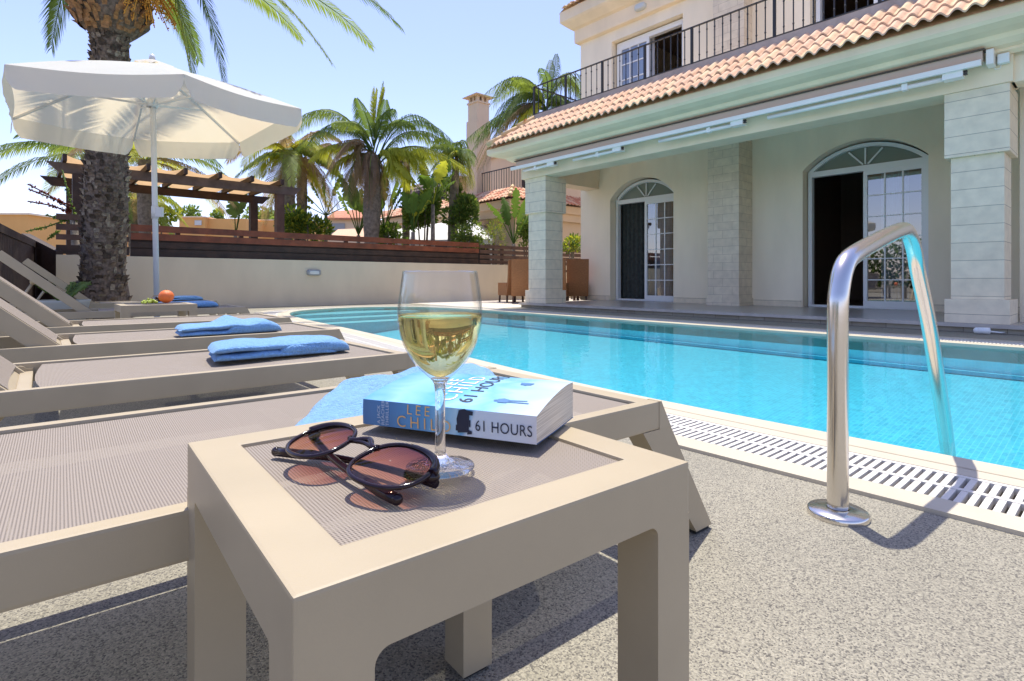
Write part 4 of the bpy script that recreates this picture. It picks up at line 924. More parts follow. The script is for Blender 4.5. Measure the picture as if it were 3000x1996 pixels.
m.grid([[BP(0.004+0.992*i/2, 0.99-0.006*math.sin(math.pi*k/6), botz(1)+0.0004+(topz(1)-botz(1)-0.0008)*k/6) for k in range(7)] for i in range(3)], 0, True)
m.build('pages', M['pages'], parent=bk, recalc=False)
def text_mb(txt, size, offx=0.0, align='LEFT', ext=0, bold=0.0, spc=1.05):
    cu = bpy.data.curves.new('tmp', 'FONT'); cu.body = txt; cu.size = size; cu.align_x = align; cu.offset = bold; cu.space_character = spc; cu.resolution_u = 4
    ob = bpy.data.objects.new('tmp', cu); COL.objects.link(ob); dg = bpy.context.evaluated_depsgraph_get(); dg.update()
    me = bpy.data.meshes.new_from_object(ob.evaluated_get(dg)); bpy.data.objects.remove(ob)
    vs = [v.co.copy() for v in me.vertices]; fs = [list(p.vertices) for p in me.polygons]; bpy.data.meshes.remove(me); return vs, fs
def place_text(name, items, mats, fn, parent, cuts=None, spc=1.05):
    m = MB()
    for (txt, size, x, y, rot, sx, bold, mi, align) in items:
        vs, fs = text_mb(txt, size, align=align, bold=bold, spc=spc)
        if cuts:
            bm = bmesh.new(); vv = [bm.verts.new(v) for v in vs]
            for f in fs:
                try: bm.faces.new([vv[i] for i in f])
                except ValueError: pass
            for c in range(-5, 60):
                bmesh.ops.bisect_plane(bm, geom=bm.verts[:]+bm.edges[:]+bm.faces[:], plane_co=(c*0.008, 0, 0), plane_no=(1,0,0))
            bm.verts.index_update(); vs = [v.co.copy() for v in bm.verts]; fs = [[v.index for v in f.verts] for f in bm.faces]; bm.free()
        c, s = math.cos(rot), math.sin(rot)
        m.add([fn(x+(p.x*sx)*c-p.y*s, y+(p.x*sx)*s+p.y*c) for p in vs], fs, mi)
    return m.build(name, mats, parent=parent, recalc=False)
# spine: x metres from the left end, y metres up
def FS(x, y): return BP(x/SL, -0.0075-0.004*math.sin(math.pi*min(1,max(0,y/TH0))), y+0.0015)
TS = TH0
place_text('spine_author', [('LEE', 0.0150, 0.057, 0.0172, 0, 1.0, -0.0001, 0, 'LEFT'), ('CHILD', 0.0175, 0.0445, 0.0030, 0, 1.0, -0.0001, 0, 'LEFT')], M['gold'], FS, bk, spc=1.45)
place_text('spine_title', [('61 HOURS', 0.0155, 0.1385, 0.0082, 0, 0.84, 0.0, 0, 'LEFT')], M['ink'], FS, bk)
place_text('spine_series', [('A JACK', 0.0055, 0.0235, 0.0035, R(90), 1.1, 0.00005, 0, 'LEFT'), ('REACHER', 0.0055, 0.0290, 0.0025, R(90), 1.1, 0.00005, 0, 'LEFT'), ('THRILLER', 0.0055, 0.0345, 0.0020, R(90), 1.1, 0.00005, 0, 'LEFT')], M['inkw'], FS, bk)
# little dark vehicle print on the spine
rnd = random.Random(5); m = MB()
def blot(m, fn, shapes, mi=0):
    for pts in shapes: m.add([fn(x, y) for x, y in pts], [list(range(len(pts)))], mi)
FSo = FS
def FSs(x, y): return FSo(x+0.0085, y)
blot(m, FSs, [[(0.1105,0.004),(0.123,0.0055),(0.1235,0.026),(0.118,0.029),(0.1115,0.027),(0.109,0.018)],[(0.121,0.003),(0.1265,0.004),(0.1265,0.007),(0.122,0.008)],[(0.122,0.023),(0.1275,0.023),(0.1275,0.027),(0.121,0.0275)],[(0.108,0.006),(0.1105,0.006),(0.1105,0.012),(0.1085,0.012)],[(0.1235,0.011),(0.125,0.011),(0.125,0.018),(0.1235,0.018)]])
m.build('spine_picture', M['ink'], parent=bk, recalc=False)
# cover: x = distance from the spine, y = distance towards the left end; text runs away from the spine
def FC(x, y): b = min(1, max(0, x/DEP)); return BP(1-y/SL, b, topz(b)+0.0006)
ci = [('LEE', 0.024, 0.045, SL*0.60, 0, 1.0, 0.0, 0, 'LEFT'), ('CHILD', 0.027, 0.014, SL*0.495, 0, 1.0, 0.0, 0, 'LEFT')]
place_text('cover_author', ci, M['goldl'], FC, bk, cuts=True, spc=1.25)
place_text('cover_title', [('61 HOURS', 0.0235, 0.014, SL*0.39, 0, 1.0, 0.0001, 0, 'LEFT')], M['ink'], FC, bk, cuts=True)
m = MB()
blot(m, FC, [[(0.022,0.052),(0.030,0.054),(0.033,0.048),(0.030,0.040),(0.022,0.042)],[(0.024,0.056),(0.027,0.058),(0.029,0.054),(0.025,0.053)],[(0.024,0.042),(0.026,0.042),(0.0265,0.018),(0.0245,0.018)],[(0.0275,0.042),(0.0295,0.042),(0.032,0.022),(0.0305,0.021)],[(0.083,0.050),(0.092,0.052),(0.093,0.036),(0.084,0.038)],[(0.081,0.046),(0.083,0.046),(0.083,0.042),(0.081,0.042)]])
m.build('cover_picture', M['inkb'], parent=bk, recalc=False)

# ------------------------------------------------------------------ sunglasses
SGL = old(-0.194, 0.566, 0.3585); SGR = old(-0.1105, 0.503, 0.3545)
sa = (SGR-SGL); SP = sa.length; sa.normalize(); hb = Vector((-sa.y, sa.x, 0)).normalized()
tilt = R(13); sb = (hb*math.cos(tilt)+Vector((0,0,1))*math.sin(tilt)).normalized(); sb = (sb-sa*sb.dot(sa)).normalized(); sn = sa.cross(sb)
C0 = (SGL+SGR)/2
sg = thing('sunglasses', 'dark tortoise sunglasses with round brown gradient lenses folded on the table', 'sunglasses', C0)
def SG(a, b, n): 
    return C0+sa*a+sb*b+sn*(n-0.9*a*a)        # slight face wrap
LR, LB = 0.0325, 0.0270
def rim(sgn, sc, N=48):
    pts = []
    for k in range(N):
        t = 2*math.pi*k/N; x = math.cos(t); y = math.sin(t)
        xx = math.copysign(abs(x)**0.88, x)*LR*sc*(1+0.10*x*(0.4+0.6*max(0,y+0.4))); yy = math.copysign(abs(y)**0.86, y)*LB*sc*(1+0.10*x*(1 if y > 0 else -0.6))
        if y < 0: yy *= 1.06-0.04*x
        pts.append((sgn*(SP/2+xx), yy))
    return pts
mf = MB()
for sgn in (-1, 1):
    R0 = rim(sgn, 1.0); mf.tube([SG(a, b, 0.0) for a, b in R0], 0.0020, 8, closed=True)
mf.tube([SG(a, 0.012+0.004*math.cos(a*220), 0.0008) for a in [(-SP/2+LR*0.80)+(SP-1.6*LR)*k/8 for k in range(9)]], 0.0026, 8)
mf.tube([SG(a, 0.009+0.001*math.cos(a*220), 0.0005) for a in [(-SP/2+LR*0.84)+(SP-1.68*LR)*k/8 for k in range(9)]], 0.0018, 8)
for sgn in (-1, 1):
    N_ = 14; arc = [p for p in rim(sgn, 1.03)]
    top_ = [p for p in arc if p[1] > LB*0.30 and sgn*(p[0]-sgn*SP/2) > -LR*0.2]
    top_.sort(key=lambda p: sgn*p[0]); mf.tube([SG(a, b, -0.0006) for a, b in top_], [0.0026+0.0018*i/len(top_) for i in range(len(top_))], 8)
    P = []
    for f, r_ in ((0.0, 0.0045), (0.35, 0.0060), (0.7, 0.0056), (1.0, 0.0042)):
        P.append((SG(sgn*(SP/2+LR*(0.93+0.17*f)), 0.010+0.003*f, -0.002-0.006*f), r_))
    mf.tube([p for p, _ in P], [r_ for _, r_ in P], 8)
mf.build('front_frame', M['glossdark'], parent=sg, recalc=True)
for sgn in (-1, 1):
    m = MB(); P = [[SG(*( (lambda q_: (sgn*SP/2+(q_[0]-sgn*SP/2)*f, q_[1]*f))(p) ), 0.0028*(1-f*f)) for p in rim(sgn, 0.985)] for f in (0.02, 0.3, 0.6, 0.85, 1.0)]
    m.grid(P, 0, True, wrap=True); o = m.build('lens', M['lens'], parent=sg, recalc=False)
    setuv(o, lambda p: (0.5, 0.5+(p-C0).dot(sb)/(2*LB)))
def on_table(p, h): return Vector((p.x, p.y, HT+h))
hR = SG(SP/2+LR*1.08, 0.012, -0.010); hL = SG(-SP/2-LR*1.08, 0.012, -0.010)
tipA = old(-0.256, 0.6006, 0.335); tipB = old(-0.0978, 0.470, 0.335)
for h_, tip, bend in ((hR, tipA, 0.012), (hL, tipB, 0.010)):
    d = tip-h_; n_ = Vector((-d.y, d.x, 0)).normalized(); pts = []; rs = []
    for k in range(15):
        f = k/14; p = h_.lerp(tip, f); zz = max(HT+0.0032, h_.z*(1-f)**1.5+(HT+0.004)*(1-(1-f)**1.5)); p.z = zz; p += n_*(-0.012*math.sin(math.pi*f)*(1 if h_ is hR else 0.4))
        if f > 0.8: p.z = max(HT+0.003, p.z-0.001)
        pts.append(p); rs.append(0.0040-0.0010*math.sin(math.pi*min(f*1.3,1))+0.0006*(f > 0.75))
    m = MB(); m.tube(pts, rs, 8); m.ball(pts[-1], rs[-1], 6); m.build('temple', M['glossdark'], parent=sg, recalc=True)

# ------------------------------------------------------------------ fruit on the far table
def far(dx, dy, dz): return T2+LE*dx+LN*dy+Vector((0,0,0.357+dz))
ORP = far(0.06, -0.02, 0.047)
m = MB(); m.ball(ORP, 0.047, 16, sc=(1.02,1,0.96)); o = m.build('orange', M['orange'], loc=ORP-Vector((0,0,0.047))); tag(o, 'bright round orange on the distant side table beside the grapes', 'orange')
m = MB(); c_ = ORP+Vector((0.004,-0.004,0.0445)); m.tube([c_, c_+Vector((0,0,0.004))], 0.003, 6); m.build('stem', M['g1'], parent=o)
gr_ = thing('grapes', 'small bunch of green grapes with a few dark ones left of the orange', 'grapes', far(-0.03, 0, 0))
rnd = random.Random(2)
for nm, mm, cnt, cx_, rr_ in (('green_grapes', 'grape', 46, -0.035, 0.045), ('dark_grapes', 'grapeb', 14, 0.01, 0.03)):
    m = MB()
    for k in range(cnt):
        a = rnd.uniform(0, 6.28); r2 = rr_*math.sqrt(rnd.random()); h_ = rnd.uniform(0.006, 0.036 if nm[0] == 'g' else 0.05)*(1-r2/rr_*0.6) + (0.01 if nm[0] == 'd' else 0)
        m.ball(far(cx_+r2*math.cos(a), r2*math.sin(a)*0.7+(0.02 if nm[0] == 'd' else 0), max(0.006, h_)), 0.0075, 5)
    m.build(nm, M[mm], parent=gr_)
m = MB(); m.tube([far(-0.03,0,0.03), far(-0.01,0.02,0.05), far(0.02,0.02,0.055)], 0.002, 6); m.build('stalk', M['g4'], parent=gr_)

# ================================================================== POOL HANDRAIL
F0 = Vector((0.72, 1.222, 0)); hd = Vector((0.7496, 0.662, 0)).normalized()
hr = thing('handrail', 'curved stainless steel pool handrail rising from the deck and dipping into the water', 'handrail', F0)
path = [(0,0.0),(0,0.25),(0,0.44),(0.008,0.495),(0.035,0.545),(0.085,0.573),(0.22,0.606),(0.38,0.640),(0.47,0.656),(0.53,0.662),(0.60,0.635),(0.645,0.585),(0.69,0.52),(0.80,0.385),(0.935,0.195),(0.99,0.10),(1.02,0.03),(1.035,-0.08),(1.04,-0.36)]
P3 = [F0+hd*a+Vector((0,0,b)) for a, b in path if a < 0.55]+[Vector(q) for q in ((1.172,1.632,0.650),(1.222,1.682,0.612),(1.263,1.720,0.541),(1.325,1.758,0.38),(1.388,1.803,0.19),(1.448,1.845,0.0),(1.470,1.862,-0.12),(1.475,1.866,-0.38))]
pts = catmull([tuple(p) for p in P3], 6); m = MB(); m.tube(pts, 0.0213, 28); m.build('tube', M['chrome'], parent=hr)
m = MB(); m.lathe([(0.022,0.0165),(0.026,0.0165),(0.058,0.013),(0.0605,0.010),(0.061,0.004),(0.061,0.0)], F0, 48); m.build('base_plate', M['chrome'], parent=hr)

# ================================================================== UMBRELLA
Zu = 1.60; UC = Vector((-2.152, 3.307, 0))*Zu
uz = CAMH+Zu
cor = [(-2.354,2.564),(-1.593,2.687),(-1.232,3.233),(-1.987,4.03),(-2.693,3.937),(-3.069,3.40)]
cor = [Vector((x*Zu, y*Zu, uz)) for x, y in cor]
um = thing('parasol', 'large open cream canvas parasol with valance over the loungers', 'parasol', (UC.x+0.05, UC.y, 0))
APZ = uz+0.47; AP = Vector((UC.x, UC.y, APZ))
m = MB(); nsub = 10
for i in range(6):
    a, b = cor[i], cor[(i+1) % 6]; P = []
    for r_ in range(1, 13):
        f = r_/12; row = []
        for s_ in range(nsub+1):
            t = s_/nsub; e = a.lerp(b, t); e = e+(UC-Vector((e.x,e.y,0))).normalized()*0.0
            p = AP.lerp(e, f); scal = math.sin(math.pi*t); p.z += 0.03*math.sin(math.pi*f)-0.045*f*f*scal*0.5
            inn = Vector((UC.x-p.x, UC.y-p.y, 0)); p += inn*0.03*scal*f
            row.append(p)
        P.append(row)
    if i == 0: pass
    m.grid(P, 0, True)
can = m.build('canopy', M['canvas'], parent=um, recalc=False, merge=0.0005)
from mathutils import noise as _nz
for i in range(6):
    a, b = cor[i], cor[(i+1) % 6]; out = ((a+b)/2-Vector((UC.x,UC.y,uz))).normalized(); m = MB(); P = []
    n = 40
    for r_ in range(6):
        f = r_/5; row = []
        for s_ in range(n+1):
            t = s_/n; te = 0.5+(t-0.5)*(1-0.035*f*f); p = a.lerp(b, te); scal = math.sin(math.pi*te); p.z -= 0.0225*scal; inn = Vector((UC.x-p.x, UC.y-p.y, 0)); p += inn*0.03*scal
            corner = 1-min(1, min(t, 1-t)/0.05)**0.5
            dep = 0.185*f*(1-0.35*corner*f)
            p.z -= dep; p += out*(0.02*f+0.010*_nz.noise(Vector((t*11+i*7, f*1.2, i)))*f+0.004*math.sin(t*90+3*math.sin(t*17))*f*(1 if i in (1, 4) else 0.5))
            row.append(p)
        P.append(row)
    m.grid(P, 0, True); m.build('valance', M['canvas'], parent=um, recalc=False)
# vent cap
m = MB(); P = []
for f in (0.02, 0.4, 0.8, 1.0):
    P.append([AP+Vector((0,0,0.045))+Vector(((cor[i//4].lerp(cor[(i//4+1) % 6], (i % 4)/4)-AP).x*0.15*f, (cor[i//4].lerp(cor[(i//4+1) % 6], (i % 4)/4)-AP).y*0.15*f, -0.11*f*0.75-(0.018*(1 if i % 2 else 0) if f == 1.0 else 0))) for i in range(24)])
m.grid(P, 0, True, wrap=True); m.build('vent_cap', M['canvas'], parent=um, recalc=False)
m = MB(); m.tube([AP+Vector((0,0,0.03)), AP+Vector((0,0,0.085))], [0.03,0.02], 12); m.build('finial', M['pole'], parent=um)
HB = Vector((UC.x, UC.y, uz+0.08)); pb = Vector((UC.x+0.05, UC.y, 0.0))
m = MB(); m.tube([pb, AP+Vector((0,0,0.02))], 0.0245, 16); pl_ = m.build('pole', M['pole'], parent=um)
m = MB(); d_ = pb.lerp(AP, 0.45); m.tube([d_+Vector((0,0,-0.06)), d_+Vector((0,0,0.06))], 0.031, 16); m.bar(d_+Vector((0.02,-0.01,0)), d_+Vector((0.085,-0.02,0)), 0.03, 0.09); m.build('clamp', M['pole'], parent=um)
m = MB(); m.lathe([(0.025,0.03),(0.05,0.03),(0.055,0.0),(0.05,-0.03),(0.025,-0.03)], HB, 18); m.build('hub', M['pole'], parent=um)
m = MB(); m.lathe([(0.0245,0.09),(0.09,0.085),(0.25,0.06),(0.27,0.04),(0.27,0.0)], pb, 28); m.build('base', M['pot'], parent=um)
for i in range(6):
    c_ = cor[i]; a = AP.lerp(c_, 0.05)+Vector((0,0,-0.02)); b = AP.lerp(c_, 0.995)+Vector((0,0,-0.018))
    mid_ = AP.lerp(c_, 0.5)+Vector((0,0,-0.005)); m = MB(); m.bar(a, mid_, 0.014, 0.022); m.bar(mid_, b, 0.014, 0.022); rb = m.build('rib', M['pole'], parent=um)
    m = MB(); m.bar(HB+(Vector((c_.x,c_.y,HB.z))-HB).normalized()*0.05, AP.lerp(c_, 0.52)+Vector((0,0,-0.02)), 0.012, 0.018); m.build('strut', M['pole'], parent=rb)
# ================================================================== PALMS AND PLANTS
def frond(mb, S_, C_, T_, leaf, n, w, mi=0, start=0.12, rnd=random, droop=0.45, fold=0.5, rw=0.012, mr=None):
    S_, C_, T_ = Vector(S_), Vector(C_), Vector(T_)
    B = lambda t: S_*(1-t)**2+C_*2*t*(1-t)+T_*t*t
    D = lambda t: ((C_-S_)*(1-t)+(T_-C_)*t).normalized()
    pts = [B(i/10) for i in range(11)]; mb.tube(pts, [rw*(1-0.85*i/10) for i in range(11)], 5, mi if mr is None else mr, cap=False)
    for i in range(n):
        t = start+(1-start)*(i+0.5)/n; p = B(t); d = D(t); side = d.cross(Vector((0,0,1)))
        if side.length < 1e-3: side = Vector((1,0,0))
        side.normalize(); up = side.cross(d).normalized()
        if up.z < 0: up = -up
        L = leaf*(math.sin(math.pi*(0.10+0.86*((t-start)/(1-start))))**0.6)*rnd.uniform(0.85, 1.1)
        for sg_ in (-1, 1):
            if rnd.random() < 0.03: continue
            v = (side*sg_*1.0+d*(0.55+0.9*t)+up*(fold*rnd.uniform(0.5, 1.2)))
            v.normalize(); a = p; b = p+v*L*0.5+Vector((0,0,-droop*0.16*L)); v2 = (v+Vector((0,0,-droop*1.6))).normalized(); c = b+v2*L*0.5
            wv = d*(w/2)
            mb.add([a-wv*0.5, a+wv*0.5, b+wv, b-wv, c+wv*0.12, c-wv*0.12], [(0,1,2,3),(3,2,4,5)], mi)
def rand_crown(mb, C, nf, Lf, leaf, n, w, rnd, mats=(0,1,2,3), drop=(0.1, 1.0), up0=(0.2, 1.2), droop=0.45, spear=True, weights=None, azs=None):
    for k in range(nf):
        az = (azs[k] if azs else k*2.399+rnd.uniform(-0.2, 0.2)); g = k/max(1, nf-1); u_ = up0[1]+(up0[0]-up0[1])*g
        h = Lf*rnd.uniform(0.85, 1.1); dirv = Vector((math.cos(az), math.sin(az), 0)); rr = h*math.cos(math.atan(u_)*0.75)
        C1 = C+dirv*rr*0.50+Vector((0,0,h*0.55*math.sin(math.atan(u_))*1.25)); T1 = C+dirv*rr*rnd.uniform(0.9, 1.0)+Vector((0,0,h*0.6*math.sin(math.atan(u_))-h*(drop[0]+(drop[1]-drop[0])*g)*0.75))
        mi = mats[min(len(mats)-1, int(rnd.random()*len(mats)))] if weights is None else rnd.choices(mats, weights)[0]
        if g > 0.86: mi = 4 if rnd.random() < 0.55 else mi
        frond(mb, C, C1, T1, leaf, n, w, mi, rnd=rnd, droop=droop, fold=0.3)
def ringed_trunk(name, base, top, r0, r1, m, parent, seg=40, bulge=None, seed=1):
    rnd = random.Random(seed); mb = MB(); base = Vector(base); top = Vector(top); rows = []
    n = 18
    for i in range(seg+1):
        f = i/seg; c = base.lerp(top, f); r_ = r0+(r1-r0)*f; 
        if bulge: r_ += bulge(f)
        r_ *= 1+0.05*(i % 2)+rnd.uniform(-0.02, 0.02)
        rows.append([c+Vector((math.cos(2*math.pi*k/n)*r_*(1+0.05*math.sin(k*3+i*1.7)), math.sin(2*math.pi*k/n)*r_*(1+0.05*math.cos(k*5+i)), 0)) for k in range(n)])
    mb.grid(rows, 0, True, wrap=True); return mb.build(name, m, parent=parent, recalc=False)
def pxz(px, py, Y): return Vector(((px-1500)/1620*Y, Y, CAMH+(820-py)/1620*Y))
# --- big date palm in front of the wall
PB = Vector(((300-1500)/1620*7.6, 7.6, 0)); PT = Vector((PB.x+0.16, 7.6, 4.9))
bp_ = thing('date_palm', 'massive date palm with scaly trunk beside the parasol at the left', 'palm tree', PB)
def bigr(z): return 0.262+0.15*math.exp(-(z/0.35)**1.3)-0.045*max(0,min(1,(z-2.0)/1.7))+0.25*max(0,min(1,(z-3.84)/0.25))**0.8-0.008*math.sin(z*3)
rows = []; n = 28; rnd = random.Random(11)
for i in range(61):
    z = 4.9*i/60; c = PB.lerp(PT, i/60); rows.append([c+Vector((math.cos(2*math.pi*k/n), math.sin(2*math.pi*k/n), 0))*(bigr(z)*(0.93+0.03*math.sin(k*5+i))) for k in range(n)])
m = MB(); m.grid(rows, 0, True, wrap=True); tk = m.build('trunk', M['bark'], parent=bp_, recalc=False)
m = MB(); m2 = MB(); M['bark3'] = mat('palm_scale_pale', (0.30, 0.245, 0.18), 0.95, var=0.4, vscale=30, bump=(60, 0.8)); M['bark4'] = mat('palm_scale_dark', (0.07, 0.05, 0.035), 0.95, var=0.4, vscale=30); rowh = 0.066; zi = 0.02; rw = 0
while zi < 4.75:
    up_ = zi > 3.86; nn = (19 if rw % 3 else 16) if not up_ else 20; 
    for k in range(nn):
        a = 2*math.pi*(k+(rw % 2)*0.5)/nn+rnd.uniform(-0.13, 0.13)+zi*0.35; zj = rnd.uniform(-0.03, 0.03)+0.03*math.sin(a*3+zi*4); c = PB.lerp(PT, (zi+zj)/4.9); r_ = bigr(zi)*rnd.uniform(0.90, 1.0); d = Vector((math.cos(a), math.sin(a), 0)); s_ = Vector((-d.y, d.x, 0))
        if d.y > 0.35: continue
        w_ = (0.052 if not up_ else 0.070)*rnd.uniform(0.5, 1.35); h_ = (0.05 if not up_ else 0.09)*rnd.uniform(0.55, 1.35); o_ = (0.035 if not up_ else 0.085)*rnd.uniform(0.2, 1.5)
        p = c+d*r_; z0 = Vector((0,0,-h_*0.5)); z1 = Vector((0,0,h_*0.75))
        q = [p-s_*w_*0.55+z0, p+s_*w_*0.55+z0, p+s_*w_*0.7+d*o_*0.4+z1*0.3, p+s_*w_*0.42+d*o_+z1, p-s_*w_*0.42+d*o_+z1, p-s_*w_*0.7+d*o_*0.4+z1*0.3, p+s_*w_*0.35+z1*0.75-d*0.01, p-s_*w_*0.35+z1*0.75-d*0.01]
        (m2 if up_ else m).add(q, [(0,1,2,5),(5,2,3,4),(4,3,6,7),(0,5,4,7),(1,6,3,2)], 0 if up_ else rnd.choice([0,0,1,2]))
    zi += rowh*(1 if not up_ else 1.15); rw += 1
tk.data.materials.append(M['bark3']); tk.data.materials.append(M['bark4'])
b2 = bmesh.new(); b2.from_mesh(tk.data); base_ = wloc(bp_); vv = [b2.verts.new(p-base_) for p in m.v]
for f, mi in zip(m.f, m.m):
    q_ = b2.faces.new([vv[i] for i in f]); q_.material_index = mi
b2.to_mesh(tk.data); b2.free(); m2.build('cut_frond_bases', M['stub'], parent=bp_, recalc=False)
CZ = Vector((PT.x, 7.6, 4.75)); rnd = random.Random(21)
spec = [((-0.6,0,0.75),(-0.86,0.0,-1.05),1),((0.8,0.1,0.75),(1.02,0.1,-1.42),0),((1.25,-0.1,0.75),(1.56,-0.1,-1.58),1),((1.55,0.2,0.95),(2.95,0.1,-1.20),0),((2.5,-0.2,0.75),(3.98,-0.2,-0.85),1),
        ((0.5,0.4,0.6),(0.75,0.5,-1.15),2),((-1.6,0.4,0.9),(-2.6,0.5,-0.4),0),((-0.9,-1.0,1.1),(-1.6,-1.9,0.1),0),((0.9,-1.2,1.2),(1.7,-2.3,0.35),0),((0.1,-1.4,1.2),(0.0,-2.6,0.4),1),((1.9,1.2,1.1),(3.0,2.2,-0.1),0),((-0.2,1.5,1.0),(-0.3,2.6,-0.2),1),((0.9,1.4,1.2),(1.6,2.6,0.2),0),((-1.2,1.2,1.3),(-2.2,2.0,0.5),0),((1.8,-0.9,1.3),(3.0,-1.5,0.8),1),((-1.5,-0.6,1.5),(-2.4,-1.0,1.0),0)]
for c1, t1, mi in spec:
    m = MB(); frond(m, CZ, CZ+Vector(c1), CZ+Vector(t1), 0.47, 104, 0.032, 0, start=0.18, rnd=rnd, droop=0.45, rw=0.022, fold=0.25); m.build('frond', [M['g1'], M['g2'], M['g3']][mi], parent=bp_, recalc=False)
m = MB()
for k in range(60):
    a = rnd.uniform(0, 6.28); s0 = CZ+Vector((0.30, -0.1, -0.15)); e_ = s0+Vector((rnd.uniform(0.05,0.55), rnd.uniform(-0.3,0.3), rnd.uniform(-0.62,-0.25))); m.tube([s0, s0.lerp(e_, 0.5)+Vector((0.08,0,0.06)), e_], 0.006, 4, cap=False)
    for q_ in range(5): m.ball(s0.lerp(e_, 0.55+0.1*q_)+Vector((rnd.uniform(-.02,.02), rnd.uniform(-.02,.02), rnd.uniform(-.02,.02))), 0.012, 3)
m.build('fruit_clusters', M['fibre'], parent=bp_, recalc=False)
# --- queen palms
def queen(px, Y, pyc, trunk_px, label, seed, nf=16, Lf=2.1, leaf=0.5, weights=(4,3,2,1), spear=True, r0=None, up0=(0.0, 1.6), drop=(0.1,1.15), name='queen_palm', px_base=None, dense=70):
    rnd = random.Random(seed); C = pxz(px, pyc, Y); bx_ = ((px_base or px)-1500)/1620*Y; base = Vector((bx_, Y, 0)); rt = trunk_px/1620*Y/2
    root = thing(name, label, 'palm tree', base, 'slender palms beyond the fence')
    ringed_trunk('trunk', base, C, rt*0.85, rt*1.0, M['bark2'], root, seg=int(C.z*9), bulge=lambda f: rt*0.25*math.sin(math.pi*min(1,max(0,(f-0.45)/0.5))), seed=seed)
    m = MB(); m_ = MB()
    rand_crown(m, C, nf, Lf, leaf, dense, 0.032*(Y/14), rnd, weights=list(weights), up0=up0, drop=drop, droop=0.75)
    if spear:
        for k in range(7): frond(m, C, C+Vector((0.04*(k-3),0.02,Lf*0.4)), C+Vector((0.13*(k-3), rnd.uniform(-.1,.1), Lf*rnd.uniform(0.62,0.84))), leaf*0.35, 26, 0.03, 2, rnd=rnd, droop=0.0, fold=0.9, start=0.3)
    m.build('crown', LEAVES, parent=root, recalc=False)
    for k in range(10):   # old leaf bases hugging the trunk below the crown
        a = rnd.uniform(0, 6.28); f = rnd.uniform(0.72, 0.97); p = base.lerp(C, f); d = Vector((math.cos(a), math.sin(a), 0)); s_ = Vector((-d.y, d.x, 0))
    pass
    return root
def palm_spec(label, Y, base_px, crown, trunk_px, fronds, seed, leaf=0.60, spear=None, n=66, extra=0, w=0.021, group='slender palms beyond the fence'):
    rnd = random.Random(seed); cr = lambda x, y: (820+x/2.227, 176+y/2.227)
    C = pxz(*cr(*crown), Y); base = Vector(((base_px-1500)/1620*Y, Y, 0)); rt = trunk_px/1620*Y/2
    root = thing('queen_palm', label, 'palm tree', base, group)
    ringed_trunk('trunk', base, C-Vector((0,0,0.1)), rt*1.0, rt*0.62, M['bark2'], root, seg=int(C.z*9), bulge=lambda f: rt*0.35*math.sin(math.pi*min(1,max(0,(f-0.40)/0.62))), seed=seed)
    m = MB()
    for (sx, sy, cx_, cy_, tx, ty, mi, dl) in fronds:
        for rep_ in range(1+extra):
            j = 0 if rep_ == 0 else 1; d1, d2 = rnd.uniform(-0.35, 0.35), rnd.uniform(-0.9, 0.9)
            o_ = lambda k: (rnd.uniform(-k, k)*j, rnd.uniform(-k, k)*j)
            a_, b_ = o_(50), o_(70)
            S_ = pxz(*cr(sx, sy), Y); C_ = pxz(*cr(cx_+a_[0], cy_+a_[1]), Y+d1+(0.0)); T_ = pxz(*cr(tx+b_[0], ty+b_[1]), Y+d2)
            frond(m, S_, C_, T_, leaf*dl, n, w, mi, start=0.16, rnd=rnd, droop=1.25, fold=rnd.uniform(0.0, 0.35), rw=0.020, mr=5)
    if spear:
        S_ = C
        for k in range(9):
            T_ = pxz(*cr(spear[0]+rnd.uniform(-38, 38), spear[1]+rnd.uniform(0, 70)), Y+rnd.uniform(-.1,.1)); frond(m, S_, S_.lerp(T_, 0.5)+Vector((rnd.uniform(-.04,.04),0,0)), T_, leaf*0.26, 46, 0.022, 2 if k else 0, start=0.35, rnd=rnd, droop=-0.1, fold=1.2)
    m.build('crown', LEAVES+[M['g6']], parent=root, recalc=False); return root
palm_spec('tall palm with upright yellow spear in the middle, behind the fence', 14.6, 1083, (612,600), 46,
  [(600,580,330,150,62,440,0,1.0),(600,590,400,250,180,560,1,0.9),(600,600,430,400,330,700,4,1.0),(600,610,500,440,455,850,3,1.1),(600,600,380,470,200,640,2,0.9),(610,560,590,380,505,250,1,0.8),(615,560,640,380,735,320,1,0.8),
   (640,640,830,130,1115,560,1,1.0),(640,660,820,330,1010,560,0,0.9),(640,690,850,430,1215,720,2,1.0),(640,640,800,480,905,720,2,1.1),(610,610,560,560,545,930,4,0.8),(620,620,670,600,690,900,3,0.8),(610,610,500,600,500,820,3,0.9),(625,620,600,640,600,880,4,0.7),(640,620,740,600,800,800,2,1.0),(600,620,420,560,360,760,2,1.0),(625,640,720,520,750,760,2,1.0),(600,640,540,520,520,800,4,1.1),(610,590,520,330,420,420,0,0.8),(620,620,700,300,870,420,0,0.8)], 5, spear=(650,140), extra=1)
palm_spec('tall palm whose fronds spread behind the balcony corner railing', 13.8, 1600, (1740,330), 28,
  [(1735,320,1600,-60,1395,250,0,1.0),(1735,330,1520,160,1290,720,4,1.1),(1735,330,1500,250,1215,520,1,1.0),(1735,320,1560,60,1420,420,1,0.9),(1740,320,1860,-40,1990,260,0,1.0),(1740,320,1830,100,1960,430,1,1.0),(1740,320,1760,120,1765,0,1,0.6),(1735,330,1620,240,1520,470,2,1.0),(1735,330,1680,160,1600,150,0,0.9),(1740,330,1800,200,1880,330,1,1.0)], 17, extra=2, n=56, leaf=0.58)
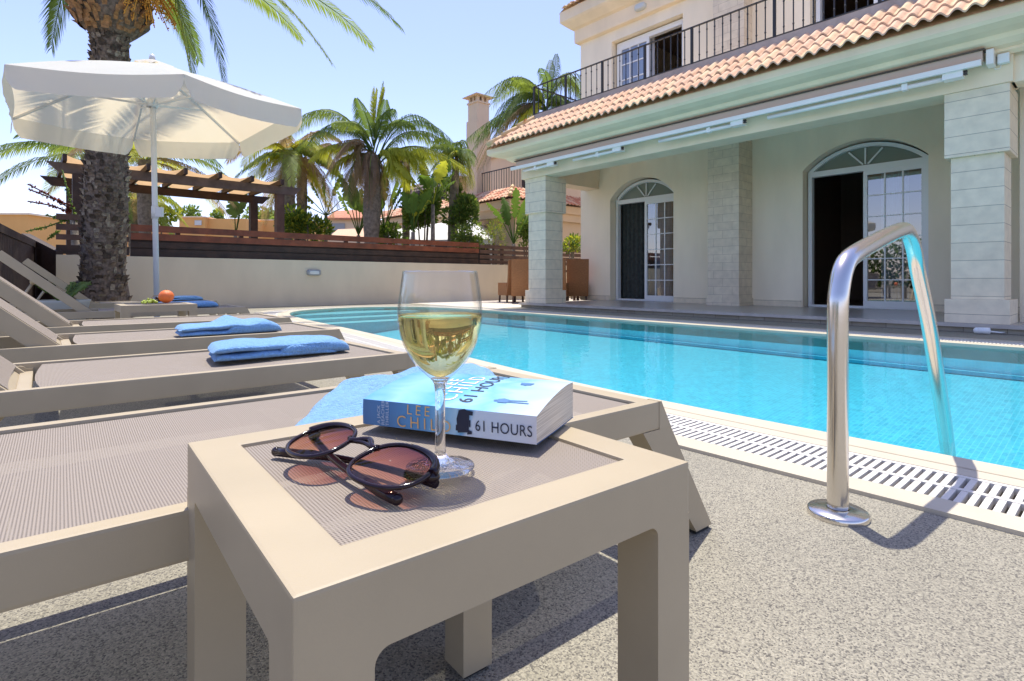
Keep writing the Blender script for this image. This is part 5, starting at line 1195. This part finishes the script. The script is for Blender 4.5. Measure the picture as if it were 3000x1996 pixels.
palm_spec('dense dark and yellow palm in front of the neighbouring villa balcony', 16.0, 1312, (1150,640), 24,
  [(1150,640,1180,520,1245,840,2,1.0),(1150,640,1120,500,1010,720,2,1.0),(1150,640,1200,560,1235,700,1,1.0),(1150,640,1090,560,1060,780,1,1.0),(1150,640,1150,480,1190,560,0,0.9),(1150,640,1100,500,1060,560,0,0.9),(1150,640,1160,580,1170,820,3,1.0)], 14, extra=2, n=50, leaf=0.5)
palm_spec('yellowish drooping palm between the spear palm and the chimney', 16.4, 1187, (830,640), 22,
  [(830,640,760,540,700,760,2,1.0),(830,640,890,540,960,740,2,1.0),(830,640,830,560,760,800,3,1.0),(830,640,870,560,860,720,1,1.0),(830,640,790,520,720,620,0,0.9),(830,640,900,520,1010,640,0,0.9)], 12, extra=2, n=48, leaf=0.5)
queen(845, 16.5, 455, 30, 'palm with brownish drooping crown right beside the parasol edge, thicker of two twin trunks', 8, nf=15, Lf=1.9, leaf=0.6, weights=(2,2,2,3), spear=False, up0=(0.0,1.0), drop=(0.3,1.3))
queen(885, 17.5, 470, 24, 'palm with thin trunk directly right of the brown crowned palm', 9, nf=12, Lf=1.8, leaf=0.55, weights=(3,3,3,2), spear=False, up0=(0.0,0.9), drop=(0.3,1.2))
queen(425, 15.5, 470, 32, 'far palm behind the date palm trunk, fronds above the pergola', 19, nf=17, Lf=2.6, leaf=0.55, weights=(3,3,3,1), spear=False, up0=(0.0,0.8), drop=(0.2,0.9))
queen(395, 19.0, 590, 28, 'low palm seen under the pergola just right of the date palm trunk', 23, nf=14, Lf=1.8, leaf=0.5, weights=(3,3,4,1), spear=False, up0=(0.0,0.8), drop=(0.3,1.2))
queen(255, 17.0, 455, 30, 'palm left of the date palm trunk with fronds reaching to the left frame edge', 29, nf=14, Lf=2.9, leaf=0.65, weights=(4,3,1,1), spear=False, up0=(0.0,0.5), drop=(0.2,0.7))
# --- paddle leaved plants
def paddle(mb, S_, d, L, W_, rnd, mi=0, bend=0.6):
    d = Vector(d).normalized(); n = 8; side = d.cross(Vector((0,0,1))); 
    if side.length < 0.1: side = Vector((rnd.uniform(-1,1), rnd.uniform(-1,1), 0))
    side.normalize(); side = (side*math.cos(rnd.uniform(-1,1))+d.cross(side)*math.sin(rnd.uniform(-0.9,0.9))).normalized()
    p = Vector(S_); rows = []; st = p.copy(); dd = d.copy()
    for i in range(4): p = p+dd*L*0.12
    mb.tube([st, p], [0.018,0.012], 5, mi, cap=False)
    n = 16; mid = [p.copy()]; ds = []
    for i in range(n):
        ds.append(dd.copy()); p = p+dd*L*0.55/n; dd = (dd+Vector((0,0,-bend/n))).normalized(); mid.append(p.copy())
    ds.append(dd)
    for sg in (-1, 1):
        tear = 0.0; i = 0
        while i < n:
            k = rnd.choice([2,2,3,4]); j = min(n, i+k); rows = []; dr = rnd.uniform(-0.10, 0.22); sh = rnd.uniform(-0.02, 0.03)
            for q in range(i, j+1):
                f = q/n; ww = W_*0.5*(math.sin(math.pi*min(1, 0.06+f*0.92))**0.55)*rnd.uniform(0.93, 1.05); nrm = ds[q].cross(side).normalized(); out = side*sg
                pull = -0.014 if q == j else (0.014 if q == i else 0)
                rows.append([mid[q], mid[q]+out*ww*0.5+nrm*ww*0.12, mid[q]+out*ww+nrm*ww*0.35+ds[q]*(sh+pull*2)-Vector((0,0,dr*ww))])
            mb.grid(rows, mi, True); i = j
def banana(px, Y, py_top, py_base, label, seed, nl=9, L=1.3, W_=0.34, name='banana_plant', spread=0.6, fan=False, mats=None, trunk=True):
    rnd = random.Random(seed); base = Vector(((px-1500)/1620*Y, Y, 0)); C = pxz(px, py_base, Y)
    root = thing(name, label, 'plant', base); m = MB()
    m.tube([base, base.lerp(C, 0.5), C], [0.07,0.06,0.05], 9); m.build('stem', M['bark2'], parent=root)
    m = MB()
    for k in range(nl):
        if fan: a = -1.1+2.2*k/(nl-1); d = Vector((math.sin(a), rnd.uniform(-0.15,0.15), math.cos(a)))
        else: a = k*2.4+rnd.uniform(-.3,.3); sp = spread*rnd.uniform(0.3, 1.2); d = Vector((math.cos(a)*sp, math.sin(a)*sp, 1))
        paddle(m, C, d, L*rnd.uniform(0.8,1.15), W_*rnd.uniform(0.8,1.1), rnd, rnd.choice([0,0,1]), bend=0.5 if fan else rnd.uniform(0.4,1.0))
    m.build('leaves', mats or [M['g5'], M['g3']], parent=root, recalc=False); return root
banana(1210, 14.2, 590, 680, 'banana plant with broad bright leaves in front of the white parasol roof', 3, nl=7, L=1.1, W_=0.33, spread=0.45)
banana(1268, 14.6, 500, 600, 'tall banana plant with yellow green leaves below the drooping palms', 4, nl=11, L=1.3, W_=0.36, spread=0.9)
banana(1505, 14.9, 600, 715, 'fan of upright banana leaves just left of the far column', 6, nl=7, L=1.35, W_=0.24, spread=0.5)
banana(955, 17.5, 560, 632, 'traveller palm with stiff paddles fanned against the sky', 7, nl=7, L=1.25, W_=0.30, name='traveller_palm', fan=True, mats=[M['g1'], M['g2']])
banana(1050, 15.2, 590, 690, 'dark banana clump hugging the left side of the spear palm trunk', 10, nl=9, L=1.5, W_=0.30, spread=0.4, mats=[M['g2'], M['g5']])
banana(1125, 15.6, 560, 680, 'dark banana clump right of the spear palm trunk', 11, nl=9, L=1.6, W_=0.30, spread=0.4, mats=[M['g2'], M['g5']])
banana(690, 16.0, 590, 690, 'single tall banana leaf under the right end of the pergola', 13, nl=4, L=1.25, W_=0.42, spread=0.25, mats=[M['g2'], M['g5']])
def bush(c, rx, ry, rz, n, ls, label, seed, mats, name='shrub', cat='shrub', lw=0.5):
    rnd = random.Random(seed); c = Vector(c); root = thing(name, label, cat, (c.x, c.y, 0)); m = MB()
    lumps = [(Vector((rnd.uniform(-.55,.55)*rx, rnd.uniform(-.5,.5)*ry, rnd.uniform(-.5,.5)*rz)), rnd.uniform(0.35, 0.6)) for _ in range(9)]
    for k in range(n):
        l, s_ = rnd.choice(lumps); d = Vector((rnd.gauss(0,1), rnd.gauss(0,1), rnd.gauss(0,1))).normalized(); r_ = s_*rnd.uniform(0.6,1.0); p = c+l+Vector((d.x*rx*r_, d.y*ry*r_, d.z*rz*r_))
        v = (d+Vector((rnd.uniform(-.6,.6), rnd.uniform(-.6,.6), rnd.uniform(-.1,.9)))).normalized(); w_ = v.cross(Vector((rnd.uniform(-1,1), rnd.uniform(-1,1), rnd.uniform(-1,1)))).normalized()
        L = ls*rnd.uniform(0.7,1.3); m.add([p, p+v*L*0.5+w_*L*lw*0.5, p+v*L, p+v*L*0.5-w_*L*lw*0.5], [(0,1,2,3)], rnd.randrange(len(mats)))
    m.build('foliage', mats, parent=root, recalc=False)
    m = MB()
    for k in range(6): a = rnd.uniform(0,6.28); m.tube([Vector((c.x,c.y,0)), c+Vector((math.cos(a)*rx*.4, math.sin(a)*ry*.4, rz*.2))], [0.03,0.012], 5)
    m.build('stems', M['bark2'], parent=root); return root
p = pxz(898, 655, 15.5); bush(p, 0.72, 0.5, 0.48, 2300, 0.12, 'light green round bush above the fence below the twin palms', 31, [M['g6'], M['g5'], M['g3']])
p = pxz(1372, 695, 15.2); bush(p, 0.45, 0.4, 0.42, 1500, 0.09, 'dark round shrub above the fence right of the banana plants', 32, [M['g2'], M['g1']])
p = pxz(1445, 690, 15.6); bush(p, 0.42, 0.4, 0.55, 900, 0.08, 'airy pale green bamboo like shrub between the dark shrub and banana fan', 33, [M['g6'], M['g3']], lw=0.2)
p = pxz(1240, 610, 15.9); bush(p, 0.6, 0.4, 0.7, 2200, 0.13, 'bright green leafy bush between the banana plants and the drooping palms', 39, [M['g6'], M['g5'], M['g1']])
p = pxz(1345, 620, 15.9); bush(p, 0.55, 0.4, 0.55, 1800, 0.12, 'mid green bush left of the neighbouring villa corner, above the dark shrub', 52, [M['g1'], M['g6'], M['g2']])
p = pxz(1545, 680, 15.6); bush(p, 0.35, 0.4, 0.55, 1300, 0.10, 'leafy green shrub partly hidden behind the far column', 34, [M['g1'], M['g6']])
p = pxz(1675, 715, 15.0); bush(p, 0.25, 0.3, 0.28, 700, 0.09, 'yellow green shrub seen between the column and the villa wall', 35, [M['g6'], M['g3']])
p = pxz(1145, 690, 15.0); bush(p, 0.5, 0.4, 0.35, 1200, 0.10, 'low green shrub at the foot of the spear palm', 36, [M['g1'], M['g5']])
p = pxz(450, 640, 20.0); bush(p, 0.9, 0.6, 0.6, 1300, 0.14, 'yellow green bush under the pergola behind the fence', 37, [M['g3'], M['g6']])
p = pxz(1330, 560, 16.6); bush(p, 0.35, 0.3, 0.6, 1000, 0.12, 'upright green shrub in front of the neighbouring balcony', 38, [M['g1'], M['g5']])
for k, (px_, py_, Y_) in enumerate(((560,632,60),(635,632,75),(750,634,55),(790,638,58))):
    p = pxz(px_, py_, Y_); bush(p, 1.0 if k != 2 else 1.8, 1, 1.1, 500, 0.4, ['tiny distant palm like tree above the orange roof, leftmost of four', 'tiny pointed conifer on the horizon between the pergola posts', 'tiny distant trees right behind the inner pergola post', 'tiny distant tree next to the outer pergola post'][k], 40+k, [M['g2'], M['g1']], name='distant_tree', cat='tree')
# red flowering spikes at the far left
sp = thing('spiky_succulent', 'dark red and green flower spikes leaning left behind the side fence', 'plant', pxz(235, 0, 9.6)*1); sp.location.z = 0
rnd = random.Random(44)
for k, (pts_, mm) in enumerate(((((205,612),(140,566),(82,540)), 'g7'), (((205,622),(150,597),(82,590)), 'g7'), (((215,605),(160,585),(85,555)), 'g7'), (((205,640),(140,668),(76,678)), 'g2'), (((215,650),(170,640),(135,630)), 'g2'), (((170,680),(155,690),(140,700)), 'g6'), (((225,650),(195,560),(183,500)), 'g2'))):
    P = catmull([tuple(pxz(a, b, 9.4))for a, b in pts_], 8) if False else None
    A, B_, C_ = [pxz(a, b, 9.4) for a, b in pts_]; m = MB()
    for i in range(90):
        t = rnd.random(); c = A*(1-t)**2+B_*2*t*(1-t)+C_*t*t; d = Vector((rnd.gauss(0,1), rnd.gauss(0,1), rnd.gauss(0,1))).normalized(); s_ = d.cross(Vector((0.3,0.2,1))).normalized(); r_ = 0.045*(1.2-0.5*t); m.add([c, c+d*r_*0.6+s_*r_*0.4, c+d*r_*1.2, c+d*r_*0.6-s_*r_*0.4], [(0,1,2,3)])
    m.tube([A, B_*0.5+(A+C_)*0.25, C_], 0.012, 5); m.build('flower_spike', M[mm], parent=sp, recalc=False)
m = MB(); m.tube([Vector((pxz(235,0,9.6).x, 9.6, 0)), pxz(215, 640, 9.4)], [0.08, 0.05], 8); m.build('stem', M['bark2'], parent=sp)
# planter behind the loungers
pp_ = LE*0.15+LN*6.35; pt = thing('planter', 'pale round planter with a small plant behind the tilted backrests', 'planter', pp_)
m = MB(); m.lathe([(0.0,0.0),(0.13,0.0),(0.19,0.32),(0.20,0.34),(0.18,0.34),(0.17,0.30),(0.0,0.29)], pp_, 24); m.build('pot', M['pot'], parent=pt)
m = MB(); rnd = random.Random(9)
for k in range(14): a = rnd.uniform(0,6.28); paddle(m, pp_+Vector((0,0,0.3)), (math.cos(a)*.8, math.sin(a)*.8, 1), 0.28, 0.07, rnd, 0)
m.build('leaves', [M['g2']], parent=pt, recalc=False)

# ================================================================== DINING SET
def make_chair():
    root = bpy.data.objects.new('dining_chair', None); COL.objects.link(root); root['category'] = 'chair'
    m = MB(); m.box(-0.23,0.23,-0.24,0.24,0.16,0.45); m.build('seat', M['rattan'], parent=root, bevel=0.015, uvang=0)
    m = MB(); m.grid([[Vector((-0.235+0.02*math.sin(math.pi*j/4)*0+0.47*j/4, -0.205-0.02*i-0.03*math.sin(i*0.5), 0.16+0.80*i/8)) for j in range(5)] for i in range(9)], 0, True); m.grid([[Vector((-0.235+0.47*j/4, -0.255-0.02*i-0.03*math.sin(i*0.5), 0.16+0.80*i/8)) for j in range(5)] for i in range(9)], 0, True)
    for j in (0, 4): m.grid([[Vector((-0.235+0.47*j/4, -0.205-d-0.02*i-0.03*math.sin(i*0.5), 0.16+0.80*i/8)) for d in (0, 0.05)] for i in range(9)], 0, True)
    m.grid([[Vector((-0.235+0.47*j/4, -0.205-d-0.16-0.03*math.sin(4), 0.96)) for j in range(5)] for d in (0, 0.05)], 0, True)
    m.build('backrest', M['rattan'], parent=root, uvang=0)
    for x in (-0.20, 0.20):
        for y in (-0.21, 0.21):
            m = MB(); m.bar((x, y, 0.0), (x*0.97, y*0.97, 0.165), 0.035, 0.035, up=(1,0,0)); m.build('leg', M['brownwood'], parent=root)
    return root
ch0 = make_chair(); TC = Vector((0.72, 12.6, 0))
chairs = [((-0.02, 12.75), R(205), 'brown rattan dining chair left of the far column, side turned to the pool'), ((0.22, 12.3), R(180), 'brown rattan dining chair left of the far column, back fully to the pool'), ((0.98, 11.9), R(165), 'brown rattan dining chair with its back peeping out right of the column base'), ((1.42, 12.2), R(178), 'brown rattan dining chair nearest the villa wall'), ((0.72, 13.45), R(0), 'rattan dining chair across the table, hidden behind the far column')]
for i, (p, rz, lab) in enumerate(chairs[:4]):
    o = ch0 if i == 0 else copy_tree(ch0); o.location = (p[0], p[1], 0.004); o.rotation_euler = (0, 0, rz+R(180)); o['label'] = lab; o['group'] = 'rattan chairs round the dining table'
dt = thing('dining_table', 'outdoor dining table mostly hidden by the far column', 'table', (0.78, 12.95, 0.004))
m = MB(); m.box(-0.02, 1.6, 12.55, 13.4, 0.70, 0.74); m.build('table_top', M['brownwood'], parent=dt, bevel=0.005)
for x in (0.05, 1.5):
    for y in (12.62, 13.3): m = MB(); m.box(x-0.03, x+0.03, y-0.03, y+0.03, 0.004, 0.70); m.build('leg', M['brownwood'], parent=dt)
m = MB(); m.box(0.05, 0.45, 12.9, 13.1, 0.741, 0.86); m.box(0.08, 0.40, 12.92, 13.08, 0.861, 0.93); o = m.build('folded_cloth_stack', M['darkwood'], loc=(0.25,13,0.742), bevel=0.012); tag(o, 'dark folded stack lying on the dining table left of the column', 'cloth stack')

# ================================================================== NEIGHBOURING HOUSES
nv = thing('neighbour_villa', 'neighbouring villa with chimney, tiled porch roof and balcony seen behind the palms', 'house', H(15, 13, 0))
m = MB(); m.hbox(12.7, 21.5, 11.3, 17, 0, 2.72); m.build('lower_wall', M['villa2'], parent=nv)
m = MB(); m.hbox(12.55, 21.6, 11.0, 17, 2.45, 2.70); m.hbox(12.45, 21.7, 10.9, 17, 2.70, 2.95); m.build('cornice', M['villa2'], parent=nv)
m = MB(); m.hbox(12.9, 17.6, 13.3, 17, 3.3, 5.5); m.hbox(17.6, 21.3, 12.6, 17, 3.2, 4.6); m.hbox(12.8, 17.7, 13.2, 17, 5.1, 5.5); m.build('upper_wall', M['villa2'], parent=nv, merge=0)
tile_field('porch_roof', nv, [M['ftile1'], M['tile1'], M['tile3']], 12.3, 21.6, 10.75, 11.6, 2.96, 3.45, 0.16, 4, 0.025, lambda a, e, z: H(a, e, z), trim=lambda a, e: a > 12.3+(e-10.75), seed=13, seg=6)
tile_field('side_roof', nv, [M['ftile1'], M['tile1']], 10.8, 17, 12.25, 13.05, 2.96, 3.45, 0.16, 4, 0.025, lambda a, e, z: H(e, a, z), trim=lambda a, e: a > 10.75+(e-12.25), seed=14, seg=6)
m = MB(); A, B_ = H(12.22, 10.7, 3.02), H(13.1, 11.6, 3.53)
for k in range(3): m.tube([A.lerp(B_, k/3)+Vector((0,0,0.0)), A.lerp(B_, (k+1)/3)-Vector((0,0,0.03))], [0.05,0.045], 10)
m.build('ridge_cap', M['ridge'], parent=nv)
m = MB(); m.hbox(13.05, 21.5, 11.6, 13.25, 3.1, 3.46); m.build('balcony_floor', M['conc'], parent=nv)
m = MB(); m.bar(H(13.2,11.75,4.15), H(21.3,11.75,4.15), 0.03, 0.03); m.bar(H(13.2,11.75,4.15), H(13.2,13.25,4.15), 0.03, 0.03)
for k in range(66): m.bar(H(13.2+0.125*k,11.75,3.46), H(13.2+0.125*k,11.75,4.14), 0.018, 0.018, up=(1,0,0))
for k in range(12): m.bar(H(13.2,11.75+0.125*k,3.46), H(13.2,11.75+0.125*k,4.14), 0.018, 0.018, up=(1,0,0))
m.build('balcony_railing', M['iron'], parent=nv)
for (a, b) in ((13.4, 14.5), (18.2, 19.0), (19.8, 20.5)):
    v_ = 13.29 if a < 17 else 12.59; m = MB(); m.hbox(a, b, v_-0.03, v_+0.01, 3.47, 5.0 if a < 17 else 4.3); w_ = m.build('window', M['brownwood'], parent=nv)
    m = MB(); m.hbox(a+0.12, b-0.12, v_-0.045, v_-0.032, 3.55, 4.85 if a < 17 else 4.2); m.build('pane', M['dark'], parent=w_)
for (a, b) in ((13.6, 14.6), (16.2, 17.6)):
    m = MB(); m.hbox(a, b, 11.27, 11.31, 0.0, 2.0); m.build('window', M['dark'], parent=nv)
# chimney: shaft, wider top, cap with slots
cp_ = pxz(1402, 278, 19.2); cx_, cy_ = cp_.x, cp_.y
def rbox(m, hw, z0, z1, dx=0, dy=0): m.hexa([Vector((cx_,cy_,z))+D1*(sx*hw+dx)+D2*(sy*hw+dy) for z in (z0, z1) for sx, sy in ((-1,-1),(1,-1),(1,1),(-1,1))])
m = MB(); zt_ = CAMH+(820-278)/1620*19.2
rbox(m, 0.30, 3.2, zt_-0.95); rbox(m, 0.26, zt_-0.95, zt_-0.34); rbox(m, 0.29, zt_-0.36, zt_-0.30)
for a in (-1, 1):
    for b in (-1, 1): rbox(m, 0.05, zt_-0.30, zt_-0.13, a*0.20, b*0.20)
rbox(m, 0.04, zt_-0.30, zt_-0.13, -0.2, 0); rbox(m, 0.04, zt_-0.30, zt_-0.13, 0, -0.2)
c__ = m.build('chimney', M['villa2'], parent=nv)
m = MB(); rbox(m, 0.12, zt_-0.30, zt_-0.14); m.build('flue', M['dark'], parent=c__)
m = MB(); b_ = Vector((cx_,cy_,zt_-0.13)); q_ = [b_+D1*sx*0.40+D2*sy*0.40 for sx, sy in ((-1,-1),(1,-1),(1,1),(-1,1))]; m.add(q_+[p+Vector((0,0,0.03)) for p in q_]+[Vector((cx_,cy_,zt_+0.06))], [(0,3,2,1),(0,1,5,4),(1,2,6,5),(2,3,7,6),(3,0,4,7),(4,5,8),(5,6,8),(6,7,8),(7,4,8)]); m.build('cap', M['villa2'], parent=c__)
# small tiled house further left
sh = thing('tiled_house', 'small distant cream house with red tiled roof left of the spear palm', 'house', pxz(1000, 820, 30))
def pbox(m, px0, px1, py0, py1, Y, dep, mi=0):
    a = pxz(px0, py0, Y); b = pxz(px1, py1, Y); m.box(min(a.x,b.x), max(a.x,b.x), Y, Y+dep, min(a.z,b.z), max(a.z,b.z), mi)
m = MB(); pbox(m, 962, 1090, 636, 830, 30, 6); m.build('wall', M['villa2'], parent=sh)
m = MB(); a, b = pxz(955, 638, 29.8), pxz(1095, 638, 29.8); c, d = pxz(985, 618, 31), pxz(1095, 612, 31)
m.add([a, b, d, c, a-Vector((0,0,0.1)), b-Vector((0,0,0.1))], [(0,1,2,3),(4,5,1,0)]); m.build('roof', M['ftile1'], parent=sh, recalc=False)
m = MB(); pbox(m, 968, 1010, 655, 690, 29.95, 0.1); m.build('window', M['grey'], parent=sh)
m = MB(); a, b = pxz(955, 700, 26), pxz(1095, 700, 26); c, d = pxz(990, 672, 27.5), pxz(1095, 668, 27.5); m.add([a, b, d, c], [(0,1,2,3)]); m.build('porch_roof', M['tile1'], parent=sh, recalc=False)
# orange houses
oh = thing('orange_house', 'flat roofed orange house at the far left horizon beyond the side fence', 'house', pxz(60, 820, 34))
m = MB(); pbox(m, -260, 83, 627, 825, 34, 10); m.build('wall', M['orangewall'], parent=oh)
m = MB(); pbox(m, -262, 86, 624, 629, 33.9, 10.2); m.build('roof_edge', M['trim'], parent=oh)
oh = thing('orange_house', 'lower orange house between the left house and the date palm', 'house', pxz(160, 820, 42))
m = MB(); pbox(m, 84, 330, 641, 825, 42, 10); m.build('wall', M['orangewall'], parent=oh)
m = MB(); pbox(m, 84, 332, 638.5, 642, 41.9, 10.2); m.build('roof_edge', M['trim'], parent=oh)
m = MB(); pbox(m, 96, 125, 655, 668, 41.9, 0.05); m.build('window', M['grey'], parent=oh)
oh = thing('orange_house', 'long orange house in the gap between the pergola posts', 'house', pxz(600, 820, 46))
m = MB(); pbox(m, 525, 600, 636, 825, 46, 9); pbox(m, 600, 720, 641, 825, 46.5, 9); m.build('wall', M['orangewall'], parent=oh)
m = MB(); pbox(m, 523, 601, 634, 637, 45.9, 9.2); m.build('roof_edge', M['trim'], parent=oh)
m = MB(); pbox(m, 570, 590, 646, 660, 45.9, 0.05); m.build('window', M['lampglass'], parent=oh)
oh = thing('orange_house', 'orange house behind the two right pergola posts', 'house', pxz(780, 820, 50))
m = MB(); pbox(m, 722, 900, 645, 825, 50, 9); m.build('wall', M['orangewall'], parent=oh)
m = MB(); pbox(m, 721, 901, 643, 646, 49.9, 9.2); m.build('roof_edge', M['trim'], parent=oh)
# white canopy behind the fence
wc = thing('white_canopy', 'white canvas canopy rising behind the fence in the centre', 'canopy', pxz(1240, 820, 17.5))
a = [pxz(1085, 706, 16.3), pxz(1440, 700, 16.6), pxz(1460, 690, 18.8), pxz(1150, 680, 18.8)]; top = [pxz(1165, 672, 17.3), pxz(1385, 640, 17.6)]
m = MB(); m.add(a+top+[p-Vector((0,0,0.16)) for p in a], [(0,1,5,4),(1,2,5),(2,3,4,5),(3,0,4),(6,7,1,0),(7,8,2,1),(8,9,3,2),(9,6,0,3)]); m.build('cloth', M['whitecloth'], parent=wc, recalc=False)
for p in a: m = MB(); m.tube([Vector((p.x,p.y,0)), p], 0.03, 8); m.build('pole', M['white'], parent=wc)
# hedge and low wall behind the camera (seen only in the door glass and the steel rail)
m = MB(); rnd = random.Random(77)
for k in range(9000):
    p = H(rnd.uniform(-4, 11), -8.5+rnd.uniform(-0.5,0.5), rnd.uniform(0.2, 2.0+0.3*math.sin(k*0.7))); v = Vector((rnd.gauss(0,1), rnd.gauss(0,1), rnd.gauss(0,1))).normalized(); s_ = v.cross(Vector((0,0.3,1))).normalized()*0.07; m.add([p-s_, p+v*0.1, p+s_, p-v*0.1], [(0,1,2,3)])
o = m.build('hedge', M['g2'], recalc=False); o['kind'] = 'stuff'; o['label'] = 'clipped green hedge behind the deck'; o['category'] = 'hedge'
